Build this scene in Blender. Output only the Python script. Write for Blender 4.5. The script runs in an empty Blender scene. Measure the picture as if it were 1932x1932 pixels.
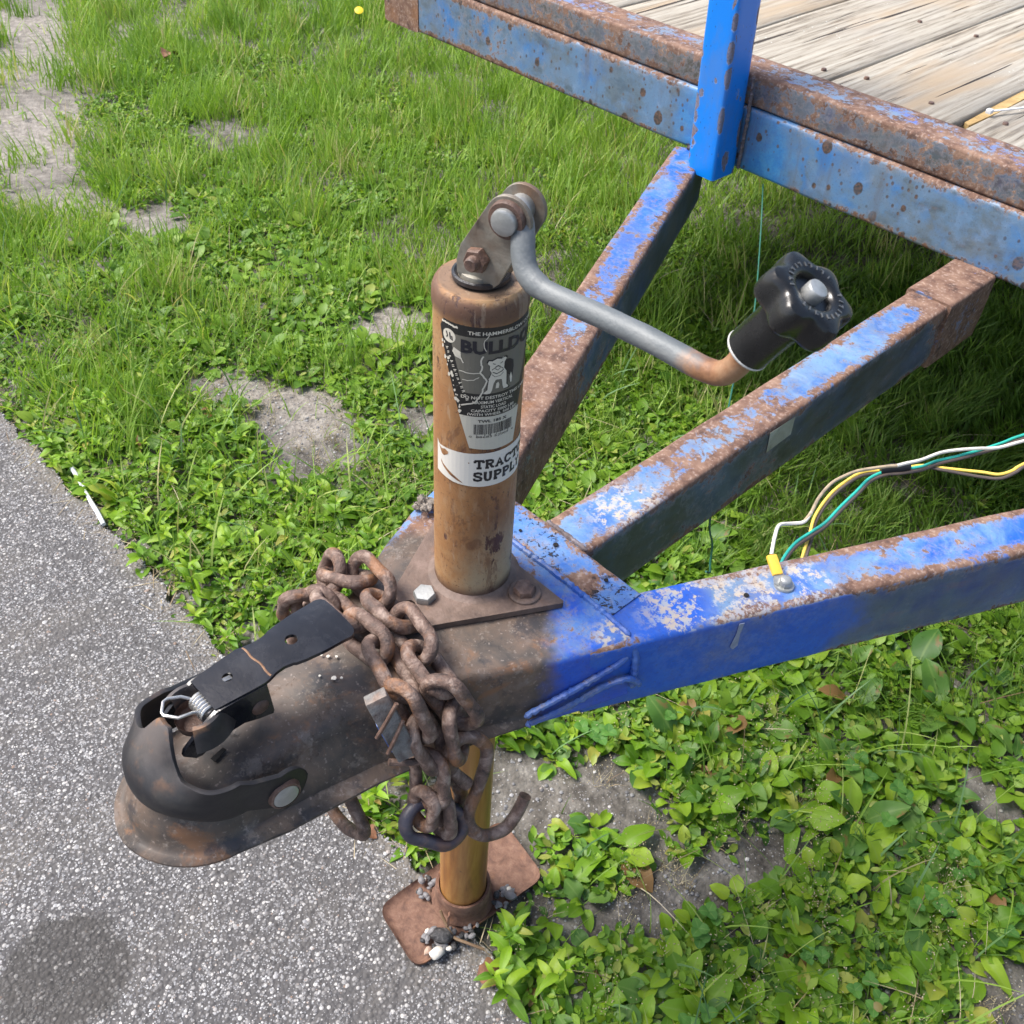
import bpy, bmesh, math, random
import numpy as np
from mathutils import Vector, Matrix, noise as mnoise
from mathutils.geometry import delaunay_2d_cdt

# ------------------------------------------------------------------ camera, sky, sun, exposure
scene = bpy.context.scene
C = scene.collection
GZ = 525.0                      # mm from the ground up to the top of the tongue members (the z = 0 of all mm numbers below)
def M3(p):                      # mm, z from tongue top  ->  metres, z from ground
    return (p[0]*.001, p[1]*.001, (p[2]+GZ)*.001)

cd = bpy.data.cameras.new('camera'); cam = bpy.data.objects.new('camera', cd); C.objects.link(cam)
cam.location = M3((375.7, -350.4, 549.07))
cam.rotation_euler = (math.radians(46.972), math.radians(-2.753), math.radians(46.568))
cd.sensor_width = 36; cd.lens = 1860.66/1932*36
cd.clip_start = .02; cd.clip_end = 400
cd.dof.use_dof = True; cd.dof.focus_distance = .72; cd.dof.aperture_fstop = 34
scene.camera = cam

SUN_EL, SUN_AZ = 56, 215        # degrees; azimuth of the sun, measured from +X towards +Y
w = bpy.data.worlds.new('World'); scene.world = w; w.use_nodes = True
nt = w.node_tree; nt.nodes.clear()
sky = nt.nodes.new('ShaderNodeTexSky'); sky.sky_type = 'NISHITA'; sky.sun_disc = False
sky.sun_elevation = math.radians(SUN_EL); sky.sun_rotation = math.radians(90-SUN_AZ)
sky.dust_density = 4.0; sky.air_density = 1.0; sky.ozone_density = .6
bg = nt.nodes.new('ShaderNodeBackground'); bg.inputs['Strength'].default_value = .10
out = nt.nodes.new('ShaderNodeOutputWorld')
nt.links.new(sky.outputs[0], bg.inputs[0]); nt.links.new(bg.outputs[0], out.inputs[0])
sd = bpy.data.lights.new('sun', 'SUN'); sun = bpy.data.objects.new('sun', sd); C.objects.link(sun)
sd.energy = 2.1; sd.angle = math.radians(24); sd.color = (1, .975, .94)
dirv = Vector((math.cos(math.radians(SUN_EL))*math.cos(math.radians(SUN_AZ)), math.cos(math.radians(SUN_EL))*math.sin(math.radians(SUN_AZ)), math.sin(math.radians(SUN_EL))))
sun.rotation_euler = dirv.to_track_quat('Z', 'Y').to_euler(); sun.location = dirv*8
vs = scene.view_settings; vs.view_transform = 'Standard'; vs.look = 'None'; vs.exposure = 1.32; vs.gamma = 1; vs.use_curve_mapping = False

rnd = random.Random(7)
rng = np.random.default_rng(11)

# ------------------------------------------------------------------ node helpers
class NB:
    def __init__(s, name):
        s.m = bpy.data.materials.new(name); s.m.use_nodes = True; s.t = s.m.node_tree; s.t.nodes.clear()
        s.o = s.t.nodes.new('ShaderNodeOutputMaterial'); s.p = s.t.nodes.new('ShaderNodeBsdfPrincipled')
        s.t.links.new(s.p.outputs[0], s.o.inputs[0])
        tc = s.t.nodes.new('ShaderNodeTexCoord'); s.co = tc.outputs['Object']
    def set(s, sock, v):
        if isinstance(v, bpy.types.NodeSocket): s.t.links.new(v, sock)
        elif v is not None:
            if sock.type == 'RGBA' and isinstance(v, (tuple, list)) and len(v) == 3: v = (*v, 1)
            sock.default_value = v
    def n(s, typ, ins=(), **pr):
        nd = s.t.nodes.new(typ)
        for k, v in pr.items(): setattr(nd, k, v)
        for k, v in dict(ins).items(): s.set(nd.inputs[k], v)
        return nd
    def mapv(s, vec=None, scale=(1, 1, 1), loc=(0, 0, 0), rot=(0, 0, 0)):
        return s.n('ShaderNodeMapping', {'Vector': vec or s.co, 'Scale': scale, 'Location': loc, 'Rotation': rot}).outputs[0]
    def noise(s, scale, detail=4, rough=.55, vec=None, dist=0, col=False):
        nd = s.n('ShaderNodeTexNoise', {'Vector': vec or s.co, 'Scale': scale, 'Detail': detail, 'Roughness': rough, 'Distortion': dist})
        return nd.outputs['Color' if col else 'Fac']
    def vor(s, scale, vec=None, out='Distance', feature='F1', rnd_=1):
        nd = s.n('ShaderNodeTexVoronoi', {'Vector': vec or s.co, 'Scale': scale, 'Randomness': rnd_}, feature=feature)
        return nd.outputs[out]
    def ramp(s, fac, stops, interp='LINEAR'):
        nd = s.n('ShaderNodeValToRGB', {'Fac': fac}); cr = nd.color_ramp; cr.interpolation = interp
        while len(cr.elements) < len(stops): cr.elements.new(.5)
        for e, (pos, c) in zip(cr.elements, stops):
            e.position = pos; e.color = (c, c, c, 1) if isinstance(c, (int, float)) else (*c, 1)
        return nd.outputs[0]
    def mix(s, f, a, b, bt='MIX'):
        nd = s.n('ShaderNodeMix', {}, data_type='RGBA', blend_type=bt)
        s.set(nd.inputs[0], f); s.set(nd.inputs[6], a); s.set(nd.inputs[7], b); return nd.outputs[2]
    def math(s, op, a, b=0., c=None, clamp=False):
        nd = s.n('ShaderNodeMath', {}, operation=op, use_clamp=clamp); s.set(nd.inputs[0], a); s.set(nd.inputs[1], b)
        if c is not None: s.set(nd.inputs[2], c)
        return nd.outputs[0]
    def ss(s, x, lo, hi):       # smoothstep of x between lo and hi
        nd = s.n('ShaderNodeMapRange', {'Value': x, 'From Min': lo, 'From Max': hi}, interpolation_type='SMOOTHSTEP'); return nd.outputs[0]
    def attr(s, name): return s.n('ShaderNodeAttribute', {}, attribute_name=name).outputs['Fac']
    def xyz(s, vec=None):
        return s.n('ShaderNodeSeparateXYZ', {'Vector': vec or s.co}).outputs
    def nz(s):
        g = s.n('ShaderNodeNewGeometry'); return s.n('ShaderNodeSeparateXYZ', {'Vector': g.outputs['Normal']}).outputs
    def zone(s, c, r, soft=.4, wob=None):    # 1 inside a ball of radius r (mm) about c (mm), blurred and wobbly
        d = s.n('ShaderNodeVectorMath', {0: s.co, 1: M3(c)}, operation='DISTANCE').outputs['Value']
        if wob is not None: d = s.math('ADD', d, s.math('MULTIPLY', s.math('SUBTRACT', wob, .5), r*.001*.9))
        return s.ss(d, r*.001*(1+soft*.5), r*.001*(1-soft*.5))
    def mx(s, *a):
        r = a[0]
        for b in a[1:]: r = s.math('MAXIMUM', r, b)
        return r
    def orand(s): return s.n('ShaderNodeObjectInfo').outputs['Random']
    def bump(s, h, strength=.5, dist=.001, nrm=None):
        i = {'Height': h, 'Strength': strength, 'Distance': dist}
        if nrm is not None: i['Normal'] = nrm
        return s.n('ShaderNodeBump', i).outputs[0]
    def fin(s, col, rough=.6, metal=0., nrm=None, **kw):
        s.set(s.p.inputs['Base Color'], col); s.set(s.p.inputs['Roughness'], rough); s.set(s.p.inputs['Metallic'], metal)
        if nrm is not None: s.set(s.p.inputs['Normal'], nrm)
        for k, v in kw.items(): s.set(s.p.inputs[k.replace('_', ' ')], v)
        return s.m

RUST_A, RUST_B, RUST_C = (.15, .082, .057), (.23, .14, .098), (.06, .034, .027)

def rust_color(b, s=1.):
    c = b.ramp(b.noise(60*s, 6, .65), [(.3, RUST_C), (.45, RUST_A), (.62, RUST_B), (.75, (.32, .21, .15))])
    c = b.mix(b.ss(b.noise(14*s, 4, .6), .55, .75), c, (.22, .105, .05))
    return b.mix(b.math('MULTIPLY', b.ss(b.noise(240, 3, .6), .52, .72), .5), c, (.42, .33, .28))

def painted_steel(name, fresh=(.01, .085, .60), faded=(.12, .24, .62), rust=.48, edge=.0035, edge_amt=.14, side_grime=.7, grime=(.055, .062, .06),
                  spots=0., fresh_zones=(), rust_zones=(), white_zones=(), metal=None, fade=.5, fresh_side=(), streak=0., pits=0., patchy=0, chalk=.35, rust_rough=5):
    b = NB(name)
    wob = b.noise(22, 5, .6); wob2 = b.math('ADD', b.math('MULTIPLY', b.noise(85, 9, .76, dist=.3), .82), b.math('MULTIPLY', b.noise(340, 4, .6), .18))
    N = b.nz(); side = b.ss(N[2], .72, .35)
    # paint
    mott = b.ss(b.noise(16, 6, .62, dist=.6), fade-.12, fade+.14)
    paint = b.mix(mott, faded, fresh)
    ch = b.math('MULTIPLY', b.ss(b.noise(34, 7, .7, vec=b.mapv(scale=(1, 1.6, 1)), dist=.8), .5, .74), chalk)
    paint = b.mix(ch, paint, (.33, .45, .68))
    # side grime: greenish grey film below the upper edge
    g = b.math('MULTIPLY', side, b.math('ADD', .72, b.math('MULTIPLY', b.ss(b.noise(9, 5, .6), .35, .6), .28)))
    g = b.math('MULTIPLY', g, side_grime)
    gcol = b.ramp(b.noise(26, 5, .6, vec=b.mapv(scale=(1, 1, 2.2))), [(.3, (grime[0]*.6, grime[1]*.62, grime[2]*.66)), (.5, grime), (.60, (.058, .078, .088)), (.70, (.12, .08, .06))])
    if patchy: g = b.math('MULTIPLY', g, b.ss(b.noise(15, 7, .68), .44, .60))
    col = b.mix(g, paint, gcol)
    fz = 0.
    for z in fresh_zones:
        fz = b.mx(b.zone(z[0], z[1], .5, wob), fz)
    if fresh_side:
        for z in fresh_side: fz = b.mx(b.math('MULTIPLY', b.zone(z[0], z[1], .35, wob), side), fz)
    if fresh_zones or fresh_side:
        col = b.mix(fz, col, b.mix(b.ss(wob2, .35, .7), fresh, (fresh[0]*1.6+.01, fresh[1]*1.5, fresh[2]*1.12)))
    # rust
    e = b.attr('edge'); eb = b.math('MULTIPLY', b.ss(e, edge*3.4, edge*.2), edge_amt)
    r = b.math('ADD', wob2, eb); r = b.math('ADD', r, b.math('MULTIPLY', b.math('SUBTRACT', wob, .5), .5))
    if fresh_zones or fresh_side: r = b.math('SUBTRACT', r, b.math('MULTIPLY', fz, .16))
    r = b.math('SUBTRACT', r, b.math('MULTIPLY', side, .085))
    for z in rust_zones: r = b.math('ADD', r, b.math('MULTIPLY', b.zone(z[0], z[1], .8, wob), z[2] if len(z) > 2 else .2))
    rm = b.ss(r, 1.0-rust, 1.075-rust)
    halo = b.ss(r, .90-rust, 1.02-rust)
    col = b.mix(b.math('MULTIPLY', halo, .42), col, (.24, .25, .29))
    dt = b.math('MULTIPLY', b.ss(b.noise(12, 7, .7), .42, .68), .38); col = b.mix(dt, col, (.15, .155, .155))
    col = b.mix(b.math('MULTIPLY', b.ss(b.noise(420, 3, .7), .55, .70), .35), col, (.05, .04, .04))
    if white_zones:
        wz = 0.
        for z in white_zones: wz = b.mx(b.zone(z[0], z[1], .7, wob), wz)
        wn = b.math('MULTIPLY', b.math('MULTIPLY', wz, b.math('SUBTRACT', 1., b.math('MULTIPLY', side, .9))), b.ss(b.noise(85, 7, .72), .46, .53)); wn = b.math('MULTIPLY', wn, b.ss(b.noise(260, 4, .6), .60, .48)); col = b.mix(wn, col, b.mix(b.ss(b.noise(120, 4), .4, .6), (.46, .39, .31), (.33, .36, .42)))
        rm = b.math('MULTIPLY', rm, b.math('SUBTRACT', 1., b.math('MULTIPLY', wn, .75)))
    rc = rust_color(b)
    col = b.mix(rm, col, rc)
    h = b.math('MULTIPLY', rm, b.math('MULTIPLY', b.noise(260, 4, .6), .5)); h = b.math('SUBTRACT', h, b.math('MULTIPLY', rm, .2))
    if spots:
        vv = b.mapv(scale=(1, 1, .78))
        d = b.math('ADD', b.vor(34, vv), b.math('MULTIPLY', b.noise(150, 3, .6), .12))
        sz = b.n('ShaderNodeSeparateColor', {'Color': b.vor(34, vv, 'Color')}).outputs[0]
        s1 = b.ss(b.math('SUBTRACT', d, b.math('MULTIPLY', sz, .28)), .07, .02)
        s1 = b.mx(s1, b.math('MULTIPLY', b.ss(b.vor(95, vv), .22, .14), .8)); v2 = b.mapv(scale=(1, 1, .8), loc=(.37, .1, .21)); d2 = b.math('ADD', b.vor(52, v2), b.math('MULTIPLY', b.noise(170, 3, .6), .14)); z2 = b.n('ShaderNodeSeparateColor', {'Color': b.vor(52, v2, 'Color')}).outputs[1]
        s1 = b.mx(s1, b.ss(b.math('SUBTRACT', d2, b.math('MULTIPLY', z2, .27)), .09, .03))
        s1 = b.math('MULTIPLY', s1, b.math('MULTIPLY', b.ss(b.noise(7, 3, .5), .26, .42), spots))
        col = b.mix(s1, col, b.mix(b.ss(b.noise(300, 3, .6), .35, .65), (.035, .035, .038), (.13, .078, .058)))
    if pits:
        pn = b.noise(150, 6, .72, dist=.4); pt = b.math('MULTIPLY', b.ss(pn, .565, .60), b.ss(b.noise(24, 4, .6), .43, .54)); col = b.mix(b.math('MULTIPLY', pt, pits), col, (.025, .022, .028)); h = b.math('SUBTRACT', h, b.math('MULTIPLY', pt, 1.6))
    if streak:
        st = b.ss(b.noise(30, 6, .65, vec=b.mapv(scale=(1, 1, .16))), .52, .72); st = b.math('MULTIPLY', st, b.math('MULTIPLY', side, streak))
        col = b.mix(st, col, (.10, .07, .055))
    if metal:      # bare dark metal where metal(b) is 1
        mm = metal(b, wob)
        mc = b.ramp(b.noise(30, 6, .62, dist=.4), [(.28, (.030, .028, .028)), (.45, (.075, .060, .050)), (.6, (.125, .088, .066)), (.74, (.16, .13, .115))])
        mc = b.mix(b.math('MULTIPLY', b.ss(b.noise(19, 7, .7, dist=.5), .55, .66), .8), mc, (.20, .10, .05)); mc = b.mix(b.math('MULTIPLY', b.ss(b.noise(45, 7, .75), .56, .64), .55), mc, (.20, .17, .145)); mc = b.mix(b.math('MULTIPLY', b.ss(b.noise(27, 7, .7), .53, .63), .7), mc, (.022, .024, .030))
        mc = b.mix(b.math('MULTIPLY', b.ss(b.noise(330, 2, .5), .6, .75), .5), mc, (.30, .25, .22))
        col = b.mix(mm, col, mc)
    rough = b.math('ADD', b.math('MULTIPLY', rm, .34), b.math('ADD', .42, b.math('MULTIPLY', wob, .12)))
    n1 = b.bump(b.math('ADD', b.noise(35, 3, .5), b.math('MULTIPLY', b.noise(420, 3, .6), .12)), .35, .0012)
    n2 = b.bump(h, 1., .0016, n1)
    return b.fin(col, rough, 0., n2)

def simple_metal(name, a, bb, c, rough=.6, metal=0., sc=45, spec=None, bump=.5, orange=0.):
    b = NB(name)
    col = b.ramp(b.noise(sc, 6, .65, dist=.5), [(.3, a), (.5, bb), (.7, c)])
    if orange: col = b.mix(b.math('MULTIPLY', b.ss(b.noise(sc*.4, 5, .6), .54, .68), orange), col, (.33, .14, .045))
    r = b.math('ADD', b.math('MULTIPLY', b.noise(sc*2, 4), .3), rough-.15)
    return b.fin(col, r, metal, b.bump(b.math('ADD', b.noise(sc*5, 4, .65), b.noise(sc, 4, .6)), bump, .0012))

# ------------------------------------------------------------------ object helpers
def link(name, me, mat=None, parent=None):
    o = bpy.data.objects.new(name, me); C.objects.link(o)
    if mat is not None:
        for m in (mat if isinstance(mat, (list, tuple)) else [mat]): me.materials.append(m)
    if parent is not None: o.parent = parent
    return o
def tag(o, label=None, cat=None, group=None, kind=None):
    for k, v in (('label', label), ('category', cat), ('group', group), ('kind', kind)):
        if v: o[k] = v
    return o
def empty(name, loc=(0, 0, -GZ), rz=0.):
    o = bpy.data.objects.new(name, None); C.objects.link(o); o.empty_display_size = .05
    o.location = M3(loc); o.rotation_euler = (0, 0, rz); return o
class MB:                                  # mesh builder, mm in, metres out
    def __init__(s): s.v = []; s.f = []; s.e = []; s.mi = []; s.m = 0
    def add(s, vs, fs, edge=None):
        o = len(s.v); s.v += [tuple(v) for v in vs]; s.f += [tuple(i+o for i in f) for f in fs]; s.mi += [s.m]*len(fs)
        s.e += list(edge) if edge is not None else [1.]*len(vs)
    def build(s, name, mat, parent=None, smooth=True, org=None, sharp=None, recalc=True):
        me = bpy.data.meshes.new(name)
        off = (0, 0, 0) if org is None else M3(org)
        me.from_pydata([tuple(a-b for a, b in zip(M3(v), off)) for v in s.v], [], s.f)
        a = me.attributes.new('edge', 'FLOAT', 'POINT'); a.data.foreach_set('value', s.e)
        me.polygons.foreach_set('material_index', s.mi)
        if recalc:
            bm = bmesh.new(); bm.from_mesh(me); bmesh.ops.recalc_face_normals(bm, faces=bm.faces); bm.to_mesh(me); bm.free()
        if smooth:
            me.polygons.foreach_set('use_smooth', [True]*len(me.polygons))
            me.set_sharp_from_angle(angle=math.radians(sharp if sharp else 38))
        me.update()
        o = link(name, me, mat, parent)
        if org is not None: o.location = M3(org)
        return o
    # --- shapes
    def tube(s, pts, r, seg=10, cap=True, closed=False, wob=0., ellipse=1.):
        P = [Vector(p) for p in pts]; n = len(P); rings = []
        rr = r if hasattr(r, '__len__') else [r]*n
        T = []
        for i in range(n):
            if closed: t = P[(i+1) % n]-P[i-1]
            else: t = P[min(i+1, n-1)]-P[max(i-1, 0)]
            T.append(t.normalized())
        up = Vector((0, 0, 1)) if abs(T[0].z) < .9 else Vector((1, 0, 0))
        x = (up-T[0]*up.dot(T[0])).normalized(); o = len(s.v)
        vs = []
        for i in range(n):
            x = (x-T[i]*x.dot(T[i])).normalized(); y = T[i].cross(x)
            for k in range(seg):
                a = 2*math.pi*k/seg; q = rr[i]
                if wob: q *= 1+wob*mnoise.noise(P[i]*.08+Vector((math.cos(a), math.sin(a), 0))*.8)
                vs.append(P[i]+x*(q*math.cos(a))+y*(q*math.sin(a)*ellipse))
        fs = []
        m = n if closed else n-1
        for i in range(m):
            for k in range(seg):
                a, b_ = i*seg+k, i*seg+(k+1) % seg; j = (i+1) % n
                fs.append((a, b_, j*seg+(k+1) % seg, j*seg+k))
        if cap and not closed: fs += [tuple(range(seg))[::-1], tuple((n-1)*seg+k for k in range(seg))]
        s.add(vs, fs)
    def lathe(s, prof, c=(0, 0, 0), seg=48, axis=(0, 0, 1), lobe=None, a0=0, a1=360, noise_=0.):
        q = Vector(axis).normalized().to_track_quat('Z', 'Y').to_matrix(); c = Vector(c); vs = []; fs = []
        full = a1-a0 >= 360; na = seg if full else seg+1
        for j, (r, z) in enumerate(prof):
            for k in range(na):
                a = math.radians(a0+(a1-a0)*k/seg); rr = r*(lobe(a, j) if lobe else 1)
                p = q @ Vector((rr*math.cos(a), rr*math.sin(a), z))
                if noise_: p += p.normalized()*noise_*mnoise.noise(p*.1)
                vs.append(c+p)
        for j in range(len(prof)-1):
            for k in range(seg):
                k2 = (k+1) % na if full else k+1
                fs.append((j*na+k, j*na+k2, (j+1)*na+k2, (j+1)*na+k))
        s.add(vs, fs)
    def box(s, c, d, R=None, bev=0.):
        c = Vector(c); R = R or Matrix.Identity(3); hx, hy, hz = [q/2 for q in d]
        if bev <= 0:
            vs = [c+R @ Vector((a*hx, b_*hy, e*hz)) for a in (-1, 1) for b_ in (-1, 1) for e in (-1, 1)]
            s.add(vs, [(0, 1, 3, 2), (4, 6, 7, 5), (0, 4, 5, 1), (2, 3, 7, 6), (0, 2, 6, 4), (1, 5, 7, 3)]); return
        bm = bmesh.new(); bmesh.ops.create_cube(bm, size=1)
        for v in bm.verts: v.co = Vector((v.co.x*d[0], v.co.y*d[1], v.co.z*d[2]))
        bmesh.ops.bevel(bm, geom=list(bm.edges), offset=bev, segments=2, affect='EDGES', profile=.6)
        bm.verts.index_update()
        s.add([c+R @ v.co for v in bm.verts], [[v.index for v in f.verts] for f in bm.faces]); bm.free()
    def plate(s, outline, thick, fn, holes=(), step=0.):
        """flat plate from a 2-D outline (mm) with holes; fn(u, v, w) gives the mm point, w runs 0..thick"""
        loops = [list(outline)]+[list(h) for h in holes]; pts = []; edges = []
        for L in loops:
            if step:
                D = []
                for i, a in enumerate(L):
                    b_ = L[(i+1) % len(L)]; k = max(1, int(math.dist(a, b_)/step))
                    D += [(a[0]+(b_[0]-a[0])*t/k, a[1]+(b_[1]-a[1])*t/k) for t in range(k)]
                L = D
            o = len(pts); pts += L; edges += [(o+i, o+(i+1) % len(L)) for i in range(len(L))]
        nb = len(pts)
        if step:
            xs = [p[0] for p in pts]; ys = [p[1] for p in pts]; x = min(xs)+step*.5
            while x < max(xs):
                y = min(ys)+step*.5
                while y < max(ys):
                    if inside((x, y), outline) and not any(inside((x, y), h) for h in holes) and min(math.dist((x, y), q) for q in pts[:nb]) > step*.45: pts.append((x, y))
                    y += step
                x += step
        V, E, F, *_ = delaunay_2d_cdt([Vector(p) for p in pts], edges, [], 0, 1e-5)
        F = [f for f in F if inside(tuple(sum((V[i] for i in f), Vector((0, 0)))/len(f)), outline) and not any(inside(tuple(sum((V[i] for i in f), Vector((0, 0)))/len(f)), h) for h in holes)]
        n = len(V); vs = [fn(v[0], v[1], thick) for v in V]; fs = [tuple(f) for f in F]
        if thick:
            vs += [fn(v[0], v[1], 0) for v in V]; cnt = {}
            for f in F:
                for i in range(len(f)):
                    e = (f[i], f[(i+1) % len(f)]); cnt[e] = 1
            fs += [tuple(i+n for i in f)[::-1] for f in F]
            for (a, b_) in cnt:
                if (b_, a) not in cnt: fs.append((a, a+n, b_+n, b_))
        s.add(vs, fs)
def inside(p, poly):
    x, y = p; c = False; n = len(poly)
    for i in range(n):
        x1, y1 = poly[i]; x2, y2 = poly[i-1]
        if (y1 > y) != (y2 > y) and x < (x2-x1)*(y-y1)/(y2-y1)+x1: c = not c
    return c
def circ(cx, cy, r, n=16, a0=0, a1=360):
    e = n if a1-a0 >= 360 else n-1
    return [(cx+r*math.cos(math.radians(a0+(a1-a0)*k/e)), cy+r*math.sin(math.radians(a0+(a1-a0)*k/e))) for k in range(n)]
def smooth_path(pts, k=6, closed=False):
    P = [Vector(p) for p in pts]; n = len(P); o = []
    rng_ = range(n if closed else n-1)
    for i in rng_:
        if closed: a, b_, c, d = P[i-1], P[i], P[(i+1) % n], P[(i+2) % n]
        else: a, b_, c, d = P[max(i-1, 0)], P[i], P[i+1], P[min(i+2, n-1)]
        for j in range(k):
            t = j/k; o.append(.5*((2*b_)+(c-a)*t+(2*a-5*b_+4*c-d)*t*t+(3*b_-a-3*c+d)*t**3))
    if not closed: o.append(P[-1])
    return o
def beam(name, A, B, w_, h, mat, parent, up=(0, 0, 1), r=4., dz=.5, step=14, sub=8, dent=None):
    """hollow-section beam seen from outside: A to B run along the middle of its TOP face"""
    A, B = Vector(A), Vector(B); t = (B-A); L = t.length; t.normalize(); up = Vector(up); up = (up-t*up.dot(t)).normalized(); x = t.cross(up)
    cs = []
    def side(p, q):
        p, q = Vector(p), Vector(q); n = max(2, int((q-p).length/sub)); ln = (q-p).length
        for i in range(n+1): d = ln*i/n; cs.append((p+(q-p)*i/n, min(d, ln-d)+r*.3))
    hw = w_/2
    def arc(cx, cy, a0):
        for k in (1, 2): a = math.radians(a0-30*k); cs.append((Vector((cx+r*math.cos(a), cy+r*math.sin(a))), 0.))
    side((-hw+r, 0), (hw-r, 0)); arc(hw-r, -r, 90); side((hw, -r), (hw, -h+r)); arc(hw-r, -h+r, 0); side((hw-r, -h), (-hw+r, -h)); arc(-hw+r, -h+r, -90); side((-hw, -h+r), (-hw, -r)); arc(-hw+r, -r, 180)
    n = max(2, int(L/step)); m = len(cs); vs = []; ed = []; fs = []
    for i in range(n+1):
        for (c, e) in cs:
            p = A+t*(L*i/n)+x*c.x+up*c.y
            k = mnoise.noise(p*.02)*dz+mnoise.noise(p*.09)*dz*.35
            q = (x*c.x+up*(c.y+h/2)).normalized()*k
            p = p+q
            if dent: p = dent(p)
            vs.append(p); ed.append(e*.001)
    for i in range(n):
        for k in range(m): fs.append((i*m+k, i*m+(k+1) % m, (i+1)*m+(k+1) % m, (i+1)*m+k))
    fs += [tuple(range(m))[::-1], tuple(n*m+k for k in range(m))]
    b = MB(); b.add(vs, fs, ed); return b.build(name, mat, parent)
def weld(name, pts, r, mat, parent, seed=0, k=8):
    P = smooth_path(pts, k); R = random.Random(seed)
    D = []
    for i in range(len(P)-1):
        m = max(1, int((P[i+1]-P[i]).length/1.6)); D += [P[i].lerp(P[i+1], j/m) for j in range(m)]
    D.append(P[-1]); r = r*.72; rr = [r*(.85+.12*math.sin(i*1.9)+.3*R.random()) for i in range(len(D))]; rr[0] = rr[-1] = r*.3
    b = MB(); b.tube([p+Vector([R.uniform(-.4, .4) for _ in range(3)]) for p in D], rr, 8); b.e = [.02]*len(b.v)
    return b.build(name, mat, parent)
def hexbolt(mb, c, r, h, axis=(0, 0, 1), rot=0):
    q = Vector(axis).normalized().to_track_quat('Z', 'Y').to_matrix(); c = Vector(c); vs = []
    for (rr, z) in ((r, 0), (r, h*.8), (r*.9, h), (r*.86, h)):
        for k in range(6): a = math.radians(60*k+rot); vs.append(c+q @ Vector((rr*math.cos(a), rr*math.sin(a), z)))
    fs = [(j*6+k, j*6+(k+1) % 6, (j+1)*6+(k+1) % 6, (j+1)*6+k) for j in range(3) for k in range(6)]+[tuple(18+k for k in range(6))]
    mb.add(vs, fs)

# ------------------------------------------------------------------ materials
def coupler_metal_mask(b, wob):
    x, y, z = b.xyz()
    dy = b.math('MAXIMUM', b.math('ADD', y, .045), 0.)
    x = b.math('SUBTRACT', x, .012)
    d = b.math('SQRT', b.math('ADD', b.math('MULTIPLY', x, x), b.math('MULTIPLY', b.math('MULTIPLY', dy, dy), 1.35)))
    d = b.math('ADD', d, b.math('MULTIPLY', b.math('SUBTRACT', wob, .5), .045))
    return b.ss(d, .104, .084)
M_side = painted_steel('faded_blue_paint', fresh=(.005, .085, .50), faded=(.125, .255, .46), rust=.425, fresh_zones=[((100, 80, 0), 50)],
    fresh_side=[((140, 60, -40), 75), ((190, 150, -25), 75)], white_zones=[((150, 128, 0), 62), ((175, 185, 0), 30)], edge_amt=.2, edge=.003)
M_left = painted_steel('scratched_blue_paint', fresh=(.010, .11, .50), faded=(.11, .24, .46), rust=.425, fade=.44, rust_zones=[((-200, 330, -10), 130, .12), ((-120, 150, -60), 130, .3)], edge_amt=.15, side_grime=.95)
M_mid = painted_steel('pale_blue_paint', fresh=(.03, .12, .38), faded=(.145, .26, .44), rust=.425, chalk=.45, rust_zones=[((15, 290, 0), 110, .09), ((15, 700, 0), 70, .3)], white_zones=[((30, 150, 0), 34)], edge_amt=.17, edge=.0035, side_grime=1., grime=(.066, .072, .062))
M_sleeve = painted_steel('rusted_sleeve_paint', rust=.50, rust_zones=[((15, 700, -20), 200, .2)])
M_beam = painted_steel('spotted_blue_paint', fresh=(.03, .17, .45), faded=(.11, .20, .325), rust=.38, spots=1., side_grime=.85, patchy=1, grime=(.115, .145, .16), streak=.45,
    fresh_zones=[((-345, 768, 15), 95)], rust_zones=[((-950, 768, 40), 190, .11), ((-760, 768, 0), 120, .06)], fade=.58, chalk=.25, edge_amt=.22)
M_rail = painted_steel('grimy_rail_paint', faded=(.15, .24, .38), rust=.575, side_grime=1.0, grime=(.078, .068, .054), edge_amt=.10, fade=.6, streak=.4)
M_endrust = painted_steel('rusty_end_paint', rust=.8, rust_zones=[((-1040, 768, 40), 300, .3)])
M_coupler = painted_steel('coupler_paint', fresh=(.004, .07, .50), faded=(.08, .20, .46), rust=.43, side_grime=.15, metal=coupler_metal_mask, fresh_side=[((120, 20, -30), 90)],
    rust_zones=[((100, -60, -50), 30, .2), ((-40, 10, 0), 42, .14)], white_zones=[((118, 40, 0), 22)])
M_cross = painted_steel('pitted_blue_paint', fresh=(.014, .11, .46), faded=(.08, .20, .47), rust=.41, side_grime=.5, pits=1., rust_zones=[((60, 60, 0), 14, .25)])
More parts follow.
